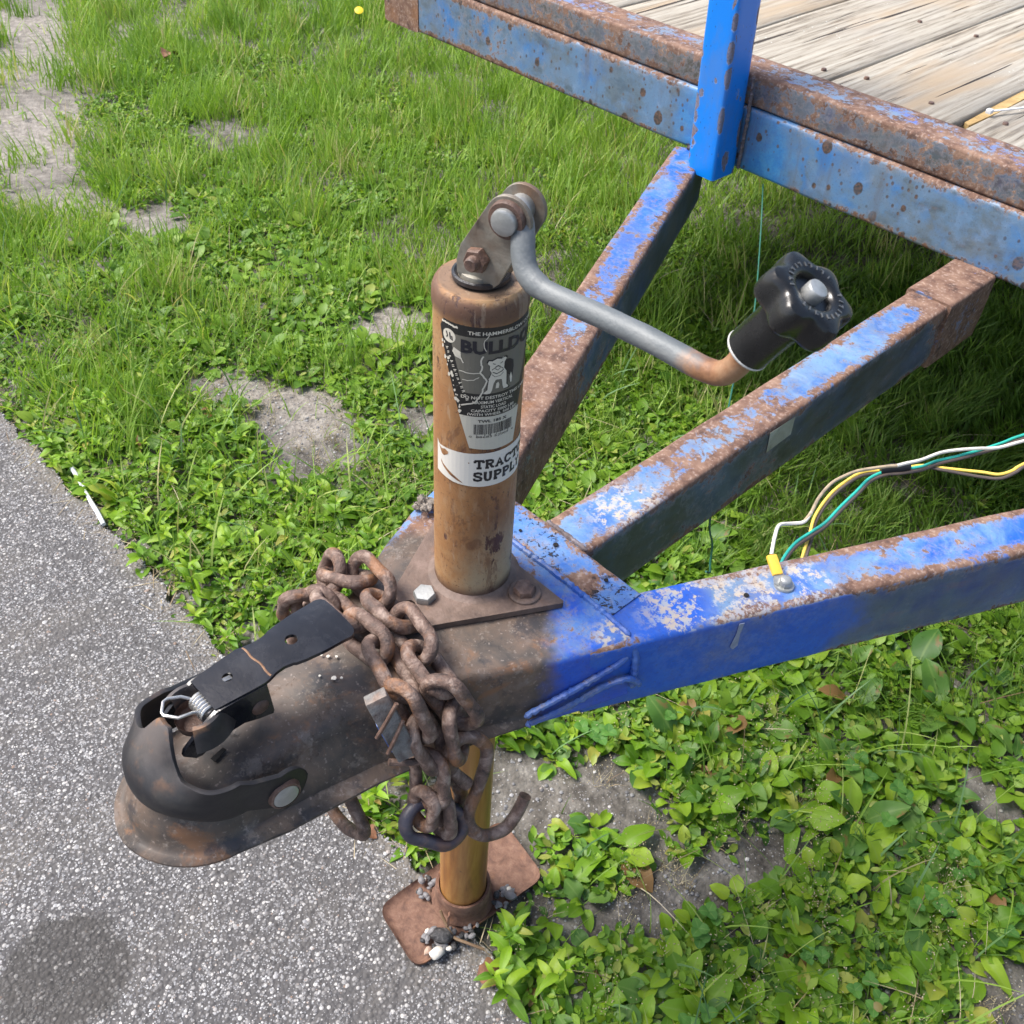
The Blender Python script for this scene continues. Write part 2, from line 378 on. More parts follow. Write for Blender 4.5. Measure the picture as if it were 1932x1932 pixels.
def post_mat():
    b = NB('bright_blue_paint'); wob = b.noise(60, 5, .6)
    col = b.mix(b.noise(5, 3), (.003, .18, .68), (.004, .23, .80))
    v = b.mapv(scale=(1, 1, .6)); e = b.attr('edge')
    d = b.math('ADD', b.vor(40, v), b.math('MULTIPLY', b.noise(180, 4, .7), .3)); sz = b.n('ShaderNodeSeparateColor', {'Color': b.vor(40, v, 'Color')}).outputs[0]
    d = b.math('SUBTRACT', d, b.math('MULTIPLY', b.math('POWER', sz, 2.), .42)); d = b.math('SUBTRACT', d, b.math('MULTIPLY', b.ss(e, .006, .0), .24))
    x, y, z = b.xyz(); d = b.math('SUBTRACT', d, b.math('MULTIPLY', b.ss(z, .545, .51), .2))
    dd = b.math('ADD', b.vor(75, v), b.math('MULTIPLY', b.noise(220, 4, .7), .35)); zz = b.n('ShaderNodeSeparateColor', {'Color': b.vor(75, v, 'Color')}).outputs[2]; dd = b.math('SUBTRACT', dd, b.math('MULTIPLY', b.math('POWER', zz, 3.), .34)); d = b.math('MINIMUM', d, dd)
    chip = b.ss(d, .13, .10); halo = b.ss(d, .17, .12)
    col = b.mix(b.math('MULTIPLY', halo, .5), col, (.30, .38, .55))
    cc = b.ramp(b.noise(200, 4, .6), [(.35, (.09, .085, .13)), (.5, (.17, .17, .24)), (.65, (.16, .09, .07))])
    col = b.mix(chip, col, cc)
    dirt = b.math('MULTIPLY', b.ss(b.noise(18, 7, .7, vec=b.mapv(scale=(1, 1, .4))), .48, .66), .30); col = b.mix(dirt, col, (.12, .17, .27)); tiny = b.ss(b.vor(150, v), .13, .08); col = b.mix(b.math('MULTIPLY', tiny, .7), col, (.02, .07, .22))
    return b.fin(col, b.math('ADD', .32, b.math('MULTIPLY', chip, .4)), 0., b.bump(b.math('SUBTRACT', b.math('MULTIPLY', b.noise(25, 3), .4), chip), .7, .0009))
M_post = post_mat()
M_weld = painted_steel('weld_paint', fresh=(.010, .09, .46), faded=(.06, .16, .44), rust=.42, side_grime=.2, fade=.45)
M_weldrust = simple_metal('weld_rust', (.05, .045, .05), (.13, .10, .10), (.22, .2, .22), .75, sc=160)
def jack_mat():
    b = NB('tan_rust_lacquer'); x, y, z = b.xyz()
    a = b.ramp(b.noise(11, 6, .62, dist=.5), [(.3, (.15, .062, .024)), (.44, (.29, .135, .05)), (.56, (.35, .19, .08)), (.7, (.38, .28, .155))])
    xa = b.math('ADD', b.math('MULTIPLY', x, .6), b.math('MULTIPLY', y, .6)); low = b.ss(b.math('ADD', z, b.math('MULTIPLY', b.noise(14, 4), .12)), .72, .60)
    a = b.mix(b.math('MULTIPLY', b.ss(b.math('ADD', b.noise(9, 5, .6), b.math('MULTIPLY', xa, 6.)), .42, .62), low), a, (.37, .30, .19))
    fl = b.ss(b.noise(75, 6, .7, vec=b.mapv(scale=(1, 1, .42))), .575, .62); fl = b.math('MULTIPLY', fl, b.ss(b.noise(16, 3, .5), .44, .54))
    a = b.mix(fl, a, (.07, .03, .024)); fl2 = b.ss(b.noise(38, 7, .75, vec=b.mapv(scale=(1, 1, .5), loc=(3, 1, 2)), dist=.5), .565, .62); a = b.mix(b.math('MULTIPLY', fl2, .55), a, (.12, .05, .026)); fl3 = b.math('MULTIPLY', b.ss(b.vor(70, b.mapv(scale=(1, 1, .55))), .16, .09), b.ss(b.noise(20, 3), .5, .58)); a = b.mix(fl3, a, (.08, .03, .025)); a = b.mix(b.math('MULTIPLY', b.ss(b.noise(170, 5, .7, vec=b.mapv(scale=(1, 1, .3))), .5, .66), .3), a, (.40, .28, .17))
    a = b.mix(b.ss(b.noise(330, 4, .6), .62, .74), a, (.12, .055, .03))
    zz = b.math('ADD', z, b.math('MULTIPLY', b.math('SUBTRACT', b.noise(22, 4), .5), .02))
    a = b.mix(b.math('MULTIPLY', b.ss(zz, GZ*.001+.024, GZ*.001+.010), .88), a, (.055, .026, .024))
    top = b.math('MULTIPLY', b.ss(zz, GZ*.001+.236, GZ*.001+.246), b.ss(zz, GZ*.001+.2575, GZ*.001+.254)); a = b.mix(b.math('MULTIPLY', top, .8), a, (.085, .045, .038))
    top2 = b.ss(z, GZ*.001+.2555, GZ*.001+.2559); top2 = b.math('MULTIPLY', top2, b.ss(b.math('SQRT', b.math('ADD', b.math('MULTIPLY', x, x), b.math('MULTIPLY', y, y))), .0262, .0245)); a = b.mix(b.math('MULTIPLY', top2, .7), a, (.30, .20, .13))
    dr = b.math('SQRT', b.math('ADD', b.math('MULTIPLY', x, x), b.math('MULTIPLY', y, y))); a = b.mix(b.math('MULTIPLY', top2, b.ss(dr, .019, .0145)), a, (.03, .028, .03))
    pit = b.ss(b.noise(420, 4, .7), .56, .68); a = b.mix(b.math('MULTIPLY', pit, .35), a, (.10, .05, .03)); scr = b.ss(b.noise(90, 6, .7, vec=b.mapv(scale=(1, 1, .12)), dist=.4), .58, .64); a = b.mix(b.math('MULTIPLY', scr, .3), a, (.46, .37, .27))
    return b.fin(a, b.math('ADD', .44, b.math('MULTIPLY', b.noise(40, 5), .28)), 0., b.bump(b.math('ADD', b.math('ADD', b.math('MULTIPLY', fl, -1.), b.math('MULTIPLY', pit, -.6)), b.noise(30, 3)), .5, .0009))
M_jack = jack_mat()
def inner_mat():
    b = NB('ochre_stained_tube'); 
    a = b.ramp(b.noise(26, 6, .65, vec=b.mapv(scale=(1, 1, .12)), dist=.6), [(.34, (.13, .055, .018)), (.46, (.30, .13, .035)), (.58, (.42, .215, .065)), (.70, (.26, .17, .085))])
    a = b.mix(b.ss(b.noise(60, 6, .7, vec=b.mapv(scale=(1, 1, .5))), .60, .70), a, (.09, .055, .035))
    return b.fin(a, .42, 0., b.bump(b.noise(60, 4), .25, .0006))
M_inner = inner_mat()
M_rustplate = simple_metal('rusty_brown_plate', (.085, .042, .03), (.155, .082, .055), (.225, .13, .09), .8, sc=85, orange=.2, bump=.5)
M_flange = simple_metal('dark_rust_flange', (.065, .044, .038), (.13, .088, .068), (.20, .14, .115), .62, sc=48, orange=.25, bump=.5)
M_chain = simple_metal('chain_rust', (.05, .034, .030), (.15, .095, .074), (.36, .275, .23), .58, sc=95, orange=.5, bump=1.)
M_chaindark = simple_metal('dark_chain_steel', (.022, .024, .045), (.055, .05, .065), (.16, .095, .07), .42, sc=50, bump=.5, orange=.3)
M_black = simple_metal('black_enamel', (.012, .014, .017), (.019, .021, .025), (.032, .033, .036), .34, sc=30, bump=.15)
def yoke_mat():
    b = NB('worn_black_yoke'); n = b.noise(30, 6, .65, dist=.6)
    a = b.ramp(n, [(.3, (.007, .007, .009)), (.52, (.013, .013, .016)), (.66, (.028, .026, .025)), (.8, (.11, .07, .045))])
    x, y, z = b.xyz(); up = b.math('MULTIPLY', b.ss(z, .525+.014, .525+.034), .8)
    a = b.mix(b.math('MULTIPLY', up, b.ss(b.noise(14, 5), .38, .62)), a, (.115, .10, .095))
    a = b.mix(b.math('MULTIPLY', up, b.ss(b.noise(24, 5, .6), .56, .66)), a, (.26, .13, .06))
    return b.fin(a, b.math('ADD', .34, b.math('MULTIPLY', n, .25)), 0., b.bump(b.math('ADD', b.noise(160, 4), b.noise(30, 3)), .35, .0008))
M_yoke = yoke_mat()
M_lever = simple_metal('gloss_black_lever', (.006, .0065, .009), (.011, .012, .016), (.030, .031, .036), .2, sc=26, bump=.2)
M_zinc = simple_metal('dull_zinc', (.26, .27, .26), (.38, .39, .38), (.50, .51, .50), .40, metal=.6, sc=60, bump=.2)
M_zincrust = simple_metal('zinc_with_rust', (.12, .08, .055), (.21, .19, .155), (.33, .32, .28), .5, metal=.25, sc=30, bump=.4, orange=.3)
M_boltrust = simple_metal('brown_bolt_rust', (.055, .034, .028), (.12, .070, .052), (.21, .14, .11), .55, sc=90, bump=.6, orange=.15)
def arm_mat():
    b = NB('dull_grey_crank_steel'); x, y, z = b.xyz()
    c = b.ramp(b.noise(40, 5, .6, vec=b.mapv(scale=(.3, 1, 1))), [(.3, (.07, .08, .085)), (.5, (.125, .14, .148)), (.7, (.21, .22, .22))])
    r = b.ss(b.math('ADD', x, b.math('MULTIPLY', b.math('SUBTRACT', b.noise(60, 4, .6), .5), .03)), .150, .163)
    c = b.mix(r, c, b.ramp(b.noise(60, 5, .6), [(.3, (.12, .055, .03)), (.5, (.26, .13, .065)), (.7, (.36, .22, .13))]))
    return b.fin(c, .55, .1, b.bump(b.math('ADD', b.noise(120, 4), b.noise(400, 3)), .5, .0006))
M_arm = arm_mat()
M_knob = simple_metal('black_knob_plastic', (.006, .0065, .007), (.009, .0095, .010), (.016, .017, .018), .26, sc=50, bump=.12)
M_knobmark = simple_metal('grey_embossing', (.06, .065, .07), (.10, .105, .11), (.14, .145, .15), .4, sc=50)
M_spring = simple_metal('bright_spring_wire', (.40, .40, .39), (.52, .51, .49), (.6, .59, .57), .3, metal=.8, sc=60, bump=.1)
M_wireend = simple_metal('pale_rim', (.4, .4, .38), (.5, .5, .48), (.6, .6, .58), .5)
M_dark = simple_metal('dark_hole', (.004, .004, .004), (.006, .005, .005), (.010, .008, .007), .9)
M_soot = simple_metal('black_seal', (.012, .013, .016), (.02, .02, .024), (.05, .05, .055), .35, sc=60)
def plastic(name, col, rough=.4, dirt=.3):
    b = NB(name); c = b.mix(b.math('MULTIPLY', b.ss(b.noise(70, 6, .65), .45, .7), dirt), col, tuple(q*.35+.03 for q in col)); return b.fin(c, rough)
M_wwhite = plastic('white_wire_insulation', (.72, .68, .60), .45, .35); M_wtan = plastic('sun_browned_wire', (.38, .30, .20), .6, .8)
M_wdgreen = plastic('dark_green_wire', (.015, .12, .08), .5, .5); M_wgreen = plastic('green_wire_insulation', (.03, .42, .33), .4, .3); M_wyellow = plastic('yellow_wire_insulation', (.80, .58, .10), .45, .4)
M_wbrown = plastic('brown_wire_insulation', (.085, .065, .055), .5, .4); M_wblack = plastic('black_tape', (.018, .018, .02), .45, .3)
M_crimp = plastic('yellow_crimp_sleeve', (.85, .50, .06), .4, .25); M_tie = plastic('white_cable_tie', (.72, .72, .72), .4, .1)
M_stick = plastic('white_paper_straw', (.66, .68, .72), .6, .12)
M_tape = simple_metal('faded_tape', (.24, .24, .18), (.34, .34, .26), (.42, .42, .34), .6, sc=40)
# label printing
def flat(name, col, rough=.45, scuff=.25, sc=(.5, .48, .42)):
    b = NB(name); n = b.ss(b.noise(230, 6, .72, dist=.8), .62, .70); c = b.mix(b.math('MULTIPLY', n, scuff), col, sc)
    c = b.mix(b.math('MULTIPLY', b.noise(30, 4), .3), c, tuple(q*.75 for q in col)); return b.fin(c, rough)
L_black = flat('label_black', (.018, .018, .017), .35, .25); L_grey = flat('label_olive_grey', (.15, .142, .115), .35, .12)
L_white = flat('label_off_white', (.56, .53, .44), .45, .45, (.36, .33, .26)); L_cream = flat('label_cream', (.64, .60, .50), .45, .1); L_band = flat('label_white_band', (.72, .69, .62), .4, .3, (.5, .45, .36))
L_ink = flat('label_ink', (.014, .013, .016), .4, .08); L_navy = flat('label_navy_black', (.017, .017, .024), .3, .2)

def wood_mat():
    b = NB('weathered_deck_wood'); R = b.orand()
    off = b.n('ShaderNodeCombineXYZ', {0: b.math('MULTIPLY', R, 7.), 1: b.math('MULTIPLY', R, 3.), 2: 0.}).outputs[0]
    v = b.n('ShaderNodeVectorMath', {0: b.co, 1: off}, operation='ADD').outputs[0]
    ring = b.noise(9, 4, .55, vec=b.mapv(v, (1.6, .22, 1)), dist=.5)
    fine = b.noise(260, 8, .72, vec=b.mapv(v, (1, .045, 1)), dist=.5)
    wave = b.n('ShaderNodeTexWave', {'Vector': b.mapv(v, (1, .05, 1)), 'Scale': 26, 'Distortion': 7, 'Detail': 4, 'Detail Scale': 1.3, 'Detail Roughness': .6}, bands_direction='X').outputs['Fac']
    fine2 = b.noise(60, 7, .68, vec=b.mapv(v, (1, .05, 1)), dist=.8); c = b.ramp(b.math('ADD', b.math('MULTIPLY', fine, .5), b.math('ADD', b.math('MULTIPLY', fine2, .42), b.math('MULTIPLY', wave, .08))), [(.37, (.10, .082, .062)), (.44, (.235, .205, .16)), (.51, (.34, .31, .255)), (.62, (.42, .39, .33))])
    c = b.mix(b.ss(ring, .52, .7), c, (.36, .28, .19), 'MIX')
    c = b.mix(b.math('MULTIPLY', b.ss(b.noise(5, 4), .5, .7), .35), c, (.30, .28, .25))
    crack = b.ss(b.noise(75, 3, .5, vec=b.mapv(v, (1, .028, 1)), dist=.6), .655, .68)
    c = b.mix(crack, c, (.035, .026, .02))
    c = b.mix(b.math('MULTIPLY', b.ss(b.vor(90, v), .12, .07), b.ss(b.noise(6, 3), .5, .6)), c, (.62, .64, .60))
    h = b.math('SUBTRACT', b.math('ADD', b.math('MULTIPLY', fine, .6), b.math('MULTIPLY', fine2, .5)), b.math('MULTIPLY', crack, 2.))
    return b.fin(c, .85, 0., b.bump(h, .7, .0018))
M_wood = wood_mat(); M_freshwood = simple_metal('split_yellow_wood', (.30, .19, .07), (.50, .34, .14), (.62, .46, .22), .8, sc=40)
def asphalt_mat():
    b = NB('asphalt_binder'); v = b.co
    st = b.vor(210, v, 'Color'); d = b.vor(210, v); g = b.n('ShaderNodeSeparateColor', {'Color': st}).outputs
    stone = b.ramp(g[0], [(0, (.055, .052, .052)), (.35, (.12, .115, .115)), (.7, (.21, .205, .205)), (.93, (.40, .39, .38)), (1, (.55, .53, .5))])
    c = b.mix(b.ss(b.math('ADD', d, b.math('MULTIPLY', g[1], .25)), .62, .42), (.075, .072, .073), stone)
    c = b.mix(b.math('MULTIPLY', b.ss(b.noise(7, 4), .45, .7), .3), c, (.15, .135, .115))
    dark_patch = b.zone((-214, -362, -525), 66, .28, b.noise(30, 5)); c = b.mix(b.math('MULTIPLY', dark_patch, .62), c, (.03, .027, .024))  # dark rounded patch at the lower left of the picture, repeated on the grains
    x, y, z = b.xyz(); c = b.mix(b.math('MULTIPLY', b.ss(b.math('ADD', y, b.math('MULTIPLY', b.noise(12, 5), .06)), -.035, .02), .75), c, (.17, .15, .125))
    return b.fin(c, .85, 0., b.bump(b.math('SUBTRACT', 1., d), .9, .0025))
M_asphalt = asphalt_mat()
def stones_mat():
    b = NB('asphalt_aggregate'); r = b.attr('rnd')
    c = b.ramp(r, [(0, (.075, .075, .082)), (.25, (.16, .162, .172)), (.5, (.255, .258, .268)), (.76, (.38, .38, .39)), (.94, (.60, .60, .60)), (.965, (.24, .15, .10)), (1, (.62, .62, .60))])
    c = b.mix(.5, c, b.mix(b.noise(600, 3), c, (.10, .09, .09)))
    dark_patch = b.zone((-214, -362, -525), 66, .28, b.noise(30, 5)); c = b.mix(b.math('MULTIPLY', dark_patch, .84), c, (.032, .029, .025))
    c = b.mix(b.math('MULTIPLY', b.ss(b.noise(5, 4), .4, .7), .22), c, (.10, .092, .085))
    return b.fin(c, .6)
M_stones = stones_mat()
def soil_mat():
    b = NB('sandy_soil'); x, y, z = b.xyz()
    c = b.ramp(b.noise(22, 8, .7), [(.34, (.042, .037, .031)), (.46, (.092, .083, .072)), (.56, (.155, .143, .127)), (.70, (.26, .245, .22))])  # soil tones darkened to deepen the shade in gaps between leaves
    pale = 0.
    for q in (((-2900, 760, -525), 430), ((-2250, 500, -525), 260), ((-900, 380, -525), 120), ((-1100, 300, -525), 80), ((-960, 660, -525), 80), ((-1650, 330, -525), 250)):
        pale = b.mx(b.zone(q[0], q[1], 1., b.noise(6, 4)), pale)
    pc = b.ramp(b.noise(60, 7, .7), [(.3, (.12, .105, .09)), (.5, (.25, .225, .20)), (.7, (.42, .39, .35))])
    c = b.mix(b.math('MULTIPLY', pale, .85), c, pc)
    c = b.mix(b.ss(b.vor(160), .22, .1), c, b.ramp(b.noise(90, 2), [(.35, (.07, .06, .055)), (.6, (.34, .32, .30))]))
    far = b.ss(b.n('ShaderNodeVectorMath', {0: b.co}, operation='LENGTH').outputs['Value'], 4.2, 6.)
    c = b.mix(far, c, b.ramp(b.noise(14, 8, .7), [(.35, (.035, .075, .014)), (.6, (.09, .16, .03))]))
    return b.fin(c, .95, 0., b.bump(b.math('ADD', b.noise(40, 8, .7), b.math('MULTIPLY', b.vor(160), -.4)), .8, .006))
M_soil = soil_mat()
def leafy(name, stops, tr=.35, rough=.5, obj=False, dist=40, spec=.4):
    b = NB(name); r = b.orand() if obj else b.attr('rnd')
    c = b.ramp(r, stops); tip = b.attr('tip')
    c = b.mix(b.math('MULTIPLY', b.ss(b.noise(dist, 4), .4, .65), .3), c, b.mix(1., c, (.62, .72, .5), 'MULTIPLY'))
    vein = b.attr('edge')
    if obj:
        c = b.mix(b.math('MULTIPLY', b.ss(vein, .16, .0), .35), c, (.25, .36, .10))
        br = b.math('MULTIPLY', b.ss(b.noise(28, 6, .7), .60, .66), b.ss(vein, .1, .7)); c = b.mix(b.math('MULTIPLY', br, .8), c, (.22, .13, .05)); c = b.mix(b.ss(r, .990, .995), c, (.26, .15, .06))
    tl = b.t.nodes.new('ShaderNodeBsdfTranslucent'); b.set(tl.inputs['Color'], b.mix(1., c, (1.3, 1.35, .55), 'MULTIPLY'))
    ms = b.t.nodes.new('ShaderNodeMixShader'); ms.inputs[0].default_value = tr
    b.fin(c, rough); b.p.inputs['Specular IOR Level'].default_value = spec
    b.t.links.new(b.p.outputs[0], ms.inputs[1]); b.t.links.new(tl.outputs[0], ms.inputs[2]); b.t.links.new(ms.outputs[0], b.o.inputs[0])
    return b.m
M_leaf = leafy('broad_leaf_green', [(0, (.10, .23, .016)), (.3, (.16, .31, .018)), (.65, (.23, .39, .022)), (.92, (.30, .43, .035)), (1, (.36, .31, .08))], obj=True)
M_leafdark = leafy('dark_leaf_green', [(0, (.06, .155, .03)), (.5, (.10, .215, .04)), (1, (.15, .28, .05))], obj=True)
M_leafstuff = leafy('small_leaf_green', [(0, (.06, .15, .016)), (.4, (.13, .26, .02)), (.8, (.21, .35, .03)), (1, (.32, .35, .08))])
M_lawn = leafy('lawn_green', [(0, (.055, .12, .018)), (.35, (.105, .205, .026)), (.7, (.16, .28, .038)), (.92, (.24, .34, .065)), (1, (.42, .37, .19))], tr=.3)
M_tall = leafy('pale_grass_green', [(0, (.11, .21, .035)), (.35, (.19, .33, .05)), (.7, (.28, .43, .07)), (.88, (.38, .46, .14)), (1, (.50, .42, .25))], tr=.38)
M_bluegrass = leafy('blue_green_grass', [(0, (.08, .17, .07)), (1, (.17, .30, .12))], tr=.3)
M_straw = leafy('dry_straw', [(0, (.20, .13, .08)), (.5, (.42, .33, .20)), (1, (.58, .50, .36))], tr=.15)
M_seed = leafy('pale_seed', [(0, (.30, .24, .13)), (1, (.62, .54, .38))], tr=.2)
M_deadleaf = simple_metal('dead_leaf_brown', (.10, .045, .025), (.18, .08, .04), (.28, .14, .07), .7)
M_clover = leafy('clover_green', [(0, (.075, .20, .04)), (1, (.12, .28, .05))], obj=True)

# ------------------------------------------------------------------ ground
def ground_sheet(name, poly_fn, mat, step, xr, yr, z):
    pass
def grid_sheet(name, xs, ys, zf, mat):
    nx, ny = len(xs), len(ys); X, Y = np.meshgrid(xs, ys, indexing='ij'); Z = zf(X, Y)
    co = np.stack([X, Y, Z+GZ], -1).reshape(-1, 3)*.001
    i = np.arange(nx-1)[:, None]*ny+np.arange(ny-1)[None, :]; f = np.stack([i, i+ny, i+ny+1, i+1], -1).reshape(-1, 4)
    me = bpy.data.meshes.new(name); me.from_pydata(co.tolist(), [], f.tolist()); me.polygons.foreach_set('use_smooth', [True]*len(me.polygons))
    return tag(link(name, me, mat), kind='structure')
_perm = np.random.default_rng(3).permutation(256).astype(int)
def vnoise(x, y, s, seed=0):           # smooth value noise 0..1, x, y in mm, s = size of a cell in mm
    x = np.asarray(x)/s+seed*17.3; y = np.asarray(y)/s+seed*9.1; xi = np.floor(x).astype(int); yi = np.floor(y).astype(int); u = x-xi; v = y-yi
    u = u*u*(3-2*u); v = v*v*(3-2*v); h = lambda a, b: _perm[(_perm[a & 255]+b) & 255]/255.
    return (h(xi, yi)*(1-u)+h(xi+1, yi)*u)*(1-v)+(h(xi, yi+1)*(1-u)+h(xi+1, yi+1)*u)*v
def edge_y(x): return -16+14*(vnoise(x, 0*np.asarray(x), 90, 2)-.5)+22*(vnoise(x, 0*np.asarray(x), 26, 5)-.5)-np.clip((np.asarray(x)-60)*.12, 0, 60)
def soil_z(x, y):
    z = -525+10*(vnoise(x, y, 220, 1)-.5)+6*(vnoise(x, y, 60, 3)-.5)+2.5*(vnoise(x, y, 18, 4)-.5)
    t = np.clip((y-edge_y(x)+4)/60, 0, 1); near = np.clip(1-np.hypot(x-0, y-0)/190, 0, 1)
    z = z*t+(-540)*(1-t); z = z-near*6
    z = np.where(np.hypot(x, y) < 130, np.minimum(z, -529.), z)
    return z
def nonuni(lo, hi, fine_lo, fine_hi, st):
    a = np.arange(fine_lo, fine_hi+st, st); l = [a[0]]; s = st
    while l[-1] > lo: s *= 1.35; l.append(l[-1]-s)
    r = [a[-1]]; s = st
    while r[-1] < hi: s *= 1.35; r.append(r[-1]+s)
    return np.array(l[1:][::-1]+list(a)+r[1:])
grid_sheet('soil_ground', nonuni(-60000, 60000, -1500, 700, 11), nonuni(-300, 80000, -100, 900, 11), soil_z, M_soil)
# asphalt: a sheet with a ragged far edge and a thickness
def asphalt():
    xs = nonuni(-60000, 60000, -1500, 300, 6); b = MB(); vs = []
    ys = [0., -3., -8., -16., -30., -60., -120., -300., -900., -4000., -60000.]
    for x in xs:
        e = float(edge_y(x))
        vs.append((x, e+1, -545))
        for k, y in enumerate(ys):
            z = -525 + (-3.5 if k == 0 else 0)+.8*(float(vnoise(x, e+y, 12, 8))-.5)
            vs.append((x, e+y, z))
    n = len(ys)+1; fs = [(i*n+k, (i+1)*n+k, (i+1)*n+k+1, i*n+k+1) for i in range(len(xs)-1) for k in range(n-1)]
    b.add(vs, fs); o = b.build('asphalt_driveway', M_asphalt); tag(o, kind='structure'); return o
asphalt()
# camera test used only to skip what lies far outside the picture
_R = np.array(cam.rotation_euler.to_matrix()); _C = np.array([375.7, -350.4, 549.07])
def in_view(x, y, z, margin=1.3):
    q = (np.stack([x, y, z], -1)-_C) @ _R; return (q[:, 2] < -10) & (np.abs(q[:, 0]) < -q[:, 2]*.5192*margin) & (np.abs(q[:, 1]) < -q[:, 2]*.5192*margin)
def fast_mesh(name, co, faces_flat, sizes, mat, rndv=None, tip=None, kind='stuff', label=None, cat=None, parent=None, smooth=True):
    me = bpy.data.meshes.new(name); me.vertices.add(len(co)); c = co.copy(); c[:, 2] += GZ; me.vertices.foreach_set('co', (c*.001).astype(np.float32).ravel())
    me.loops.add(len(faces_flat)); me.loops.foreach_set('vertex_index', faces_flat.astype(np.int32)); me.polygons.add(len(sizes))
    st = np.concatenate([[0], np.cumsum(sizes)[:-1]]); me.polygons.foreach_set('loop_start', st.astype(np.int32)); me.polygons.foreach_set('use_smooth', np.ones(len(sizes), bool) if smooth else np.zeros(len(sizes), bool))
    me.update(calc_edges=True)
    for nm, v in (('rnd', rndv), ('tip', tip)):
        if v is not None: me.attributes.new(nm, 'FLOAT', 'POINT').data.foreach_set('value', v.astype(np.float32))
    o = link(name, me, mat, parent); tag(o, label, cat, kind=kind); return o
def scatter(name, tv, tf, pos, rot, scl, mat, rv, **kw):
    """tv (n,3) template in mm, tf list of equal-length faces, pos (m,3), rot (m,3,3), scl (m,) or (m,3)"""
    tv = np.asarray(tv, float); tf = np.asarray(tf, int); m = len(pos); n = len(tv); scl = np.asarray(scl); scl = scl[:, None] if scl.ndim == 1 else scl
    v = tv[None]*scl[:, None, :]; v = np.einsum('mij,mnj->mni', rot, v)+pos[:, None, :]
    f = tf[None]+(np.arange(m)*n)[:, None, None]; k = tf.shape[1]
    return fast_mesh(name, v.reshape(-1, 3), f.reshape(-1), np.full(m*len(tf), k), mat, np.repeat(rv, n), **kw)
def rotm(yaw, pitch=None, roll=None):
    c, s_ = np.cos(yaw), np.sin(yaw); z = np.zeros_like(yaw); o = np.ones_like(yaw)
    R = np.stack([np.stack([c, -s_, z], -1), np.stack([s_, c, z], -1), np.stack([z, z, o], -1)], -2)
    if pitch is not None:
        c, s_ = np.cos(pitch), np.sin(pitch); R = R @ np.stack([np.stack([c, z, -s_], -1), np.stack([z, o, z], -1), np.stack([s_, z, c], -1)], -2)
    if roll is not None:
        c, s_ = np.cos(roll), np.sin(roll); R = R @ np.stack([np.stack([o, z, z], -1), np.stack([z, c, -s_], -1), np.stack([z, s_, c], -1)], -2)
    return R
def ico(seed=0, flat_=.6, sub=1):
    bm = bmesh.new(); bmesh.ops.create_icosphere(bm, subdivisions=sub, radius=1); R = random.Random(seed)
    bm.verts.ensure_lookup_table()
    v = [(q.co.x*R.uniform(.75, 1.15), q.co.y*R.uniform(.75, 1.1), q.co.z*flat_*R.uniform(.8, 1.1)) for q in bm.verts]; f = [[a.index for a in p.verts] for p in bm.faces]; bm.free(); return v, f
# aggregate standing proud in the asphalt near the camera, as one mass
def aggregate():
    n = 125000; x = rng.uniform(-1500, 260, n); y = rng.uniform(-620, 10, n)
    k = (y < edge_y(x)-1) & in_view(x, y, np.full(n, -525.), 1.12); x, y = x[k], y[k]; n = len(x)
    r = rng.random(n); s_ = .75+1.0*r**2.4; s_ = np.where(rng.random(n) < .010, s_*2.2, s_)
    pos = np.stack([x, y, np.full(n, -525.)-s_*.14], -1)
    v, f = ico(3, .5)
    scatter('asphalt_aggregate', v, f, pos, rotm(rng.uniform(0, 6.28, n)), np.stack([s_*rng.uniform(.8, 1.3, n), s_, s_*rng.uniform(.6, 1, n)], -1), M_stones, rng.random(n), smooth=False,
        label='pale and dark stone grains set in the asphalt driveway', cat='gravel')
    # loose grit along the ragged edge and on the bare soil
    n = 42000; x = rng.uniform(-1500, 700, n); y = edge_y(x)+rng.normal(8, 26, n)
    q = rng.random(n) < .88; y = np.where(q, rng.uniform(-60, 720, n), y); x = np.where(q, rng.uniform(-1300, 700, n), x)
    k = in_view(x, y, np.full(n, -525.), 1.1) & (np.hypot(x, y) > 60); x, y = x[k], y[k]; n = len(x)
    z = np.maximum(soil_z(x, y), np.where(y < edge_y(x), -525, -600)); s_ = .7+2.6*rng.random(n)**7
    scatter('loose_grit', v, f, np.stack([x, y, z+s_*.2], -1), rotm(rng.uniform(0, 6.28, n)), s_, M_stones, rng.random(n), smooth=False, label='loose grit and crumbs scattered along the edge of the asphalt', cat='gravel')
aggregate()

# ------------------------------------------------------------------ the trailer
T = tag(empty('utility_trailer'), 'rusty blue painted trailer tongue with coupler, jack and wooden plank deck', 'trailer')
th = math.radians(25.21); XC = 15.5; YA = -130.7
def side_axis(s, y): return (XC+s*math.tan(th)*(y-YA), y, 0)
W = 47; H = 74
beam('centre_tongue_member', (XC, 85, .6), (XC, 768, .6), W, H, M_mid, T, r=4)
def dentR(p): return p
beam('side_tongue_member', side_axis(1, 25), side_axis(1, 766), W, H, M_side, T, r=5, dz=.7)
beam('side_tongue_member', side_axis(-1, 25), side_axis(-1, 766), W, H, M_left, T, r=5, dz=.7)
beam('rusty_sleeve', (XC, 662, 3), (XC, 767, 3), W+7, H+8, M_sleeve, T, r=4, dz=1.2)
beam('tongue_crossplate', (-58, 66, 1.2), (96, 66, 1.2), 40, 60, M_cross, T, r=3, dz=1.4, step=5, sub=5)
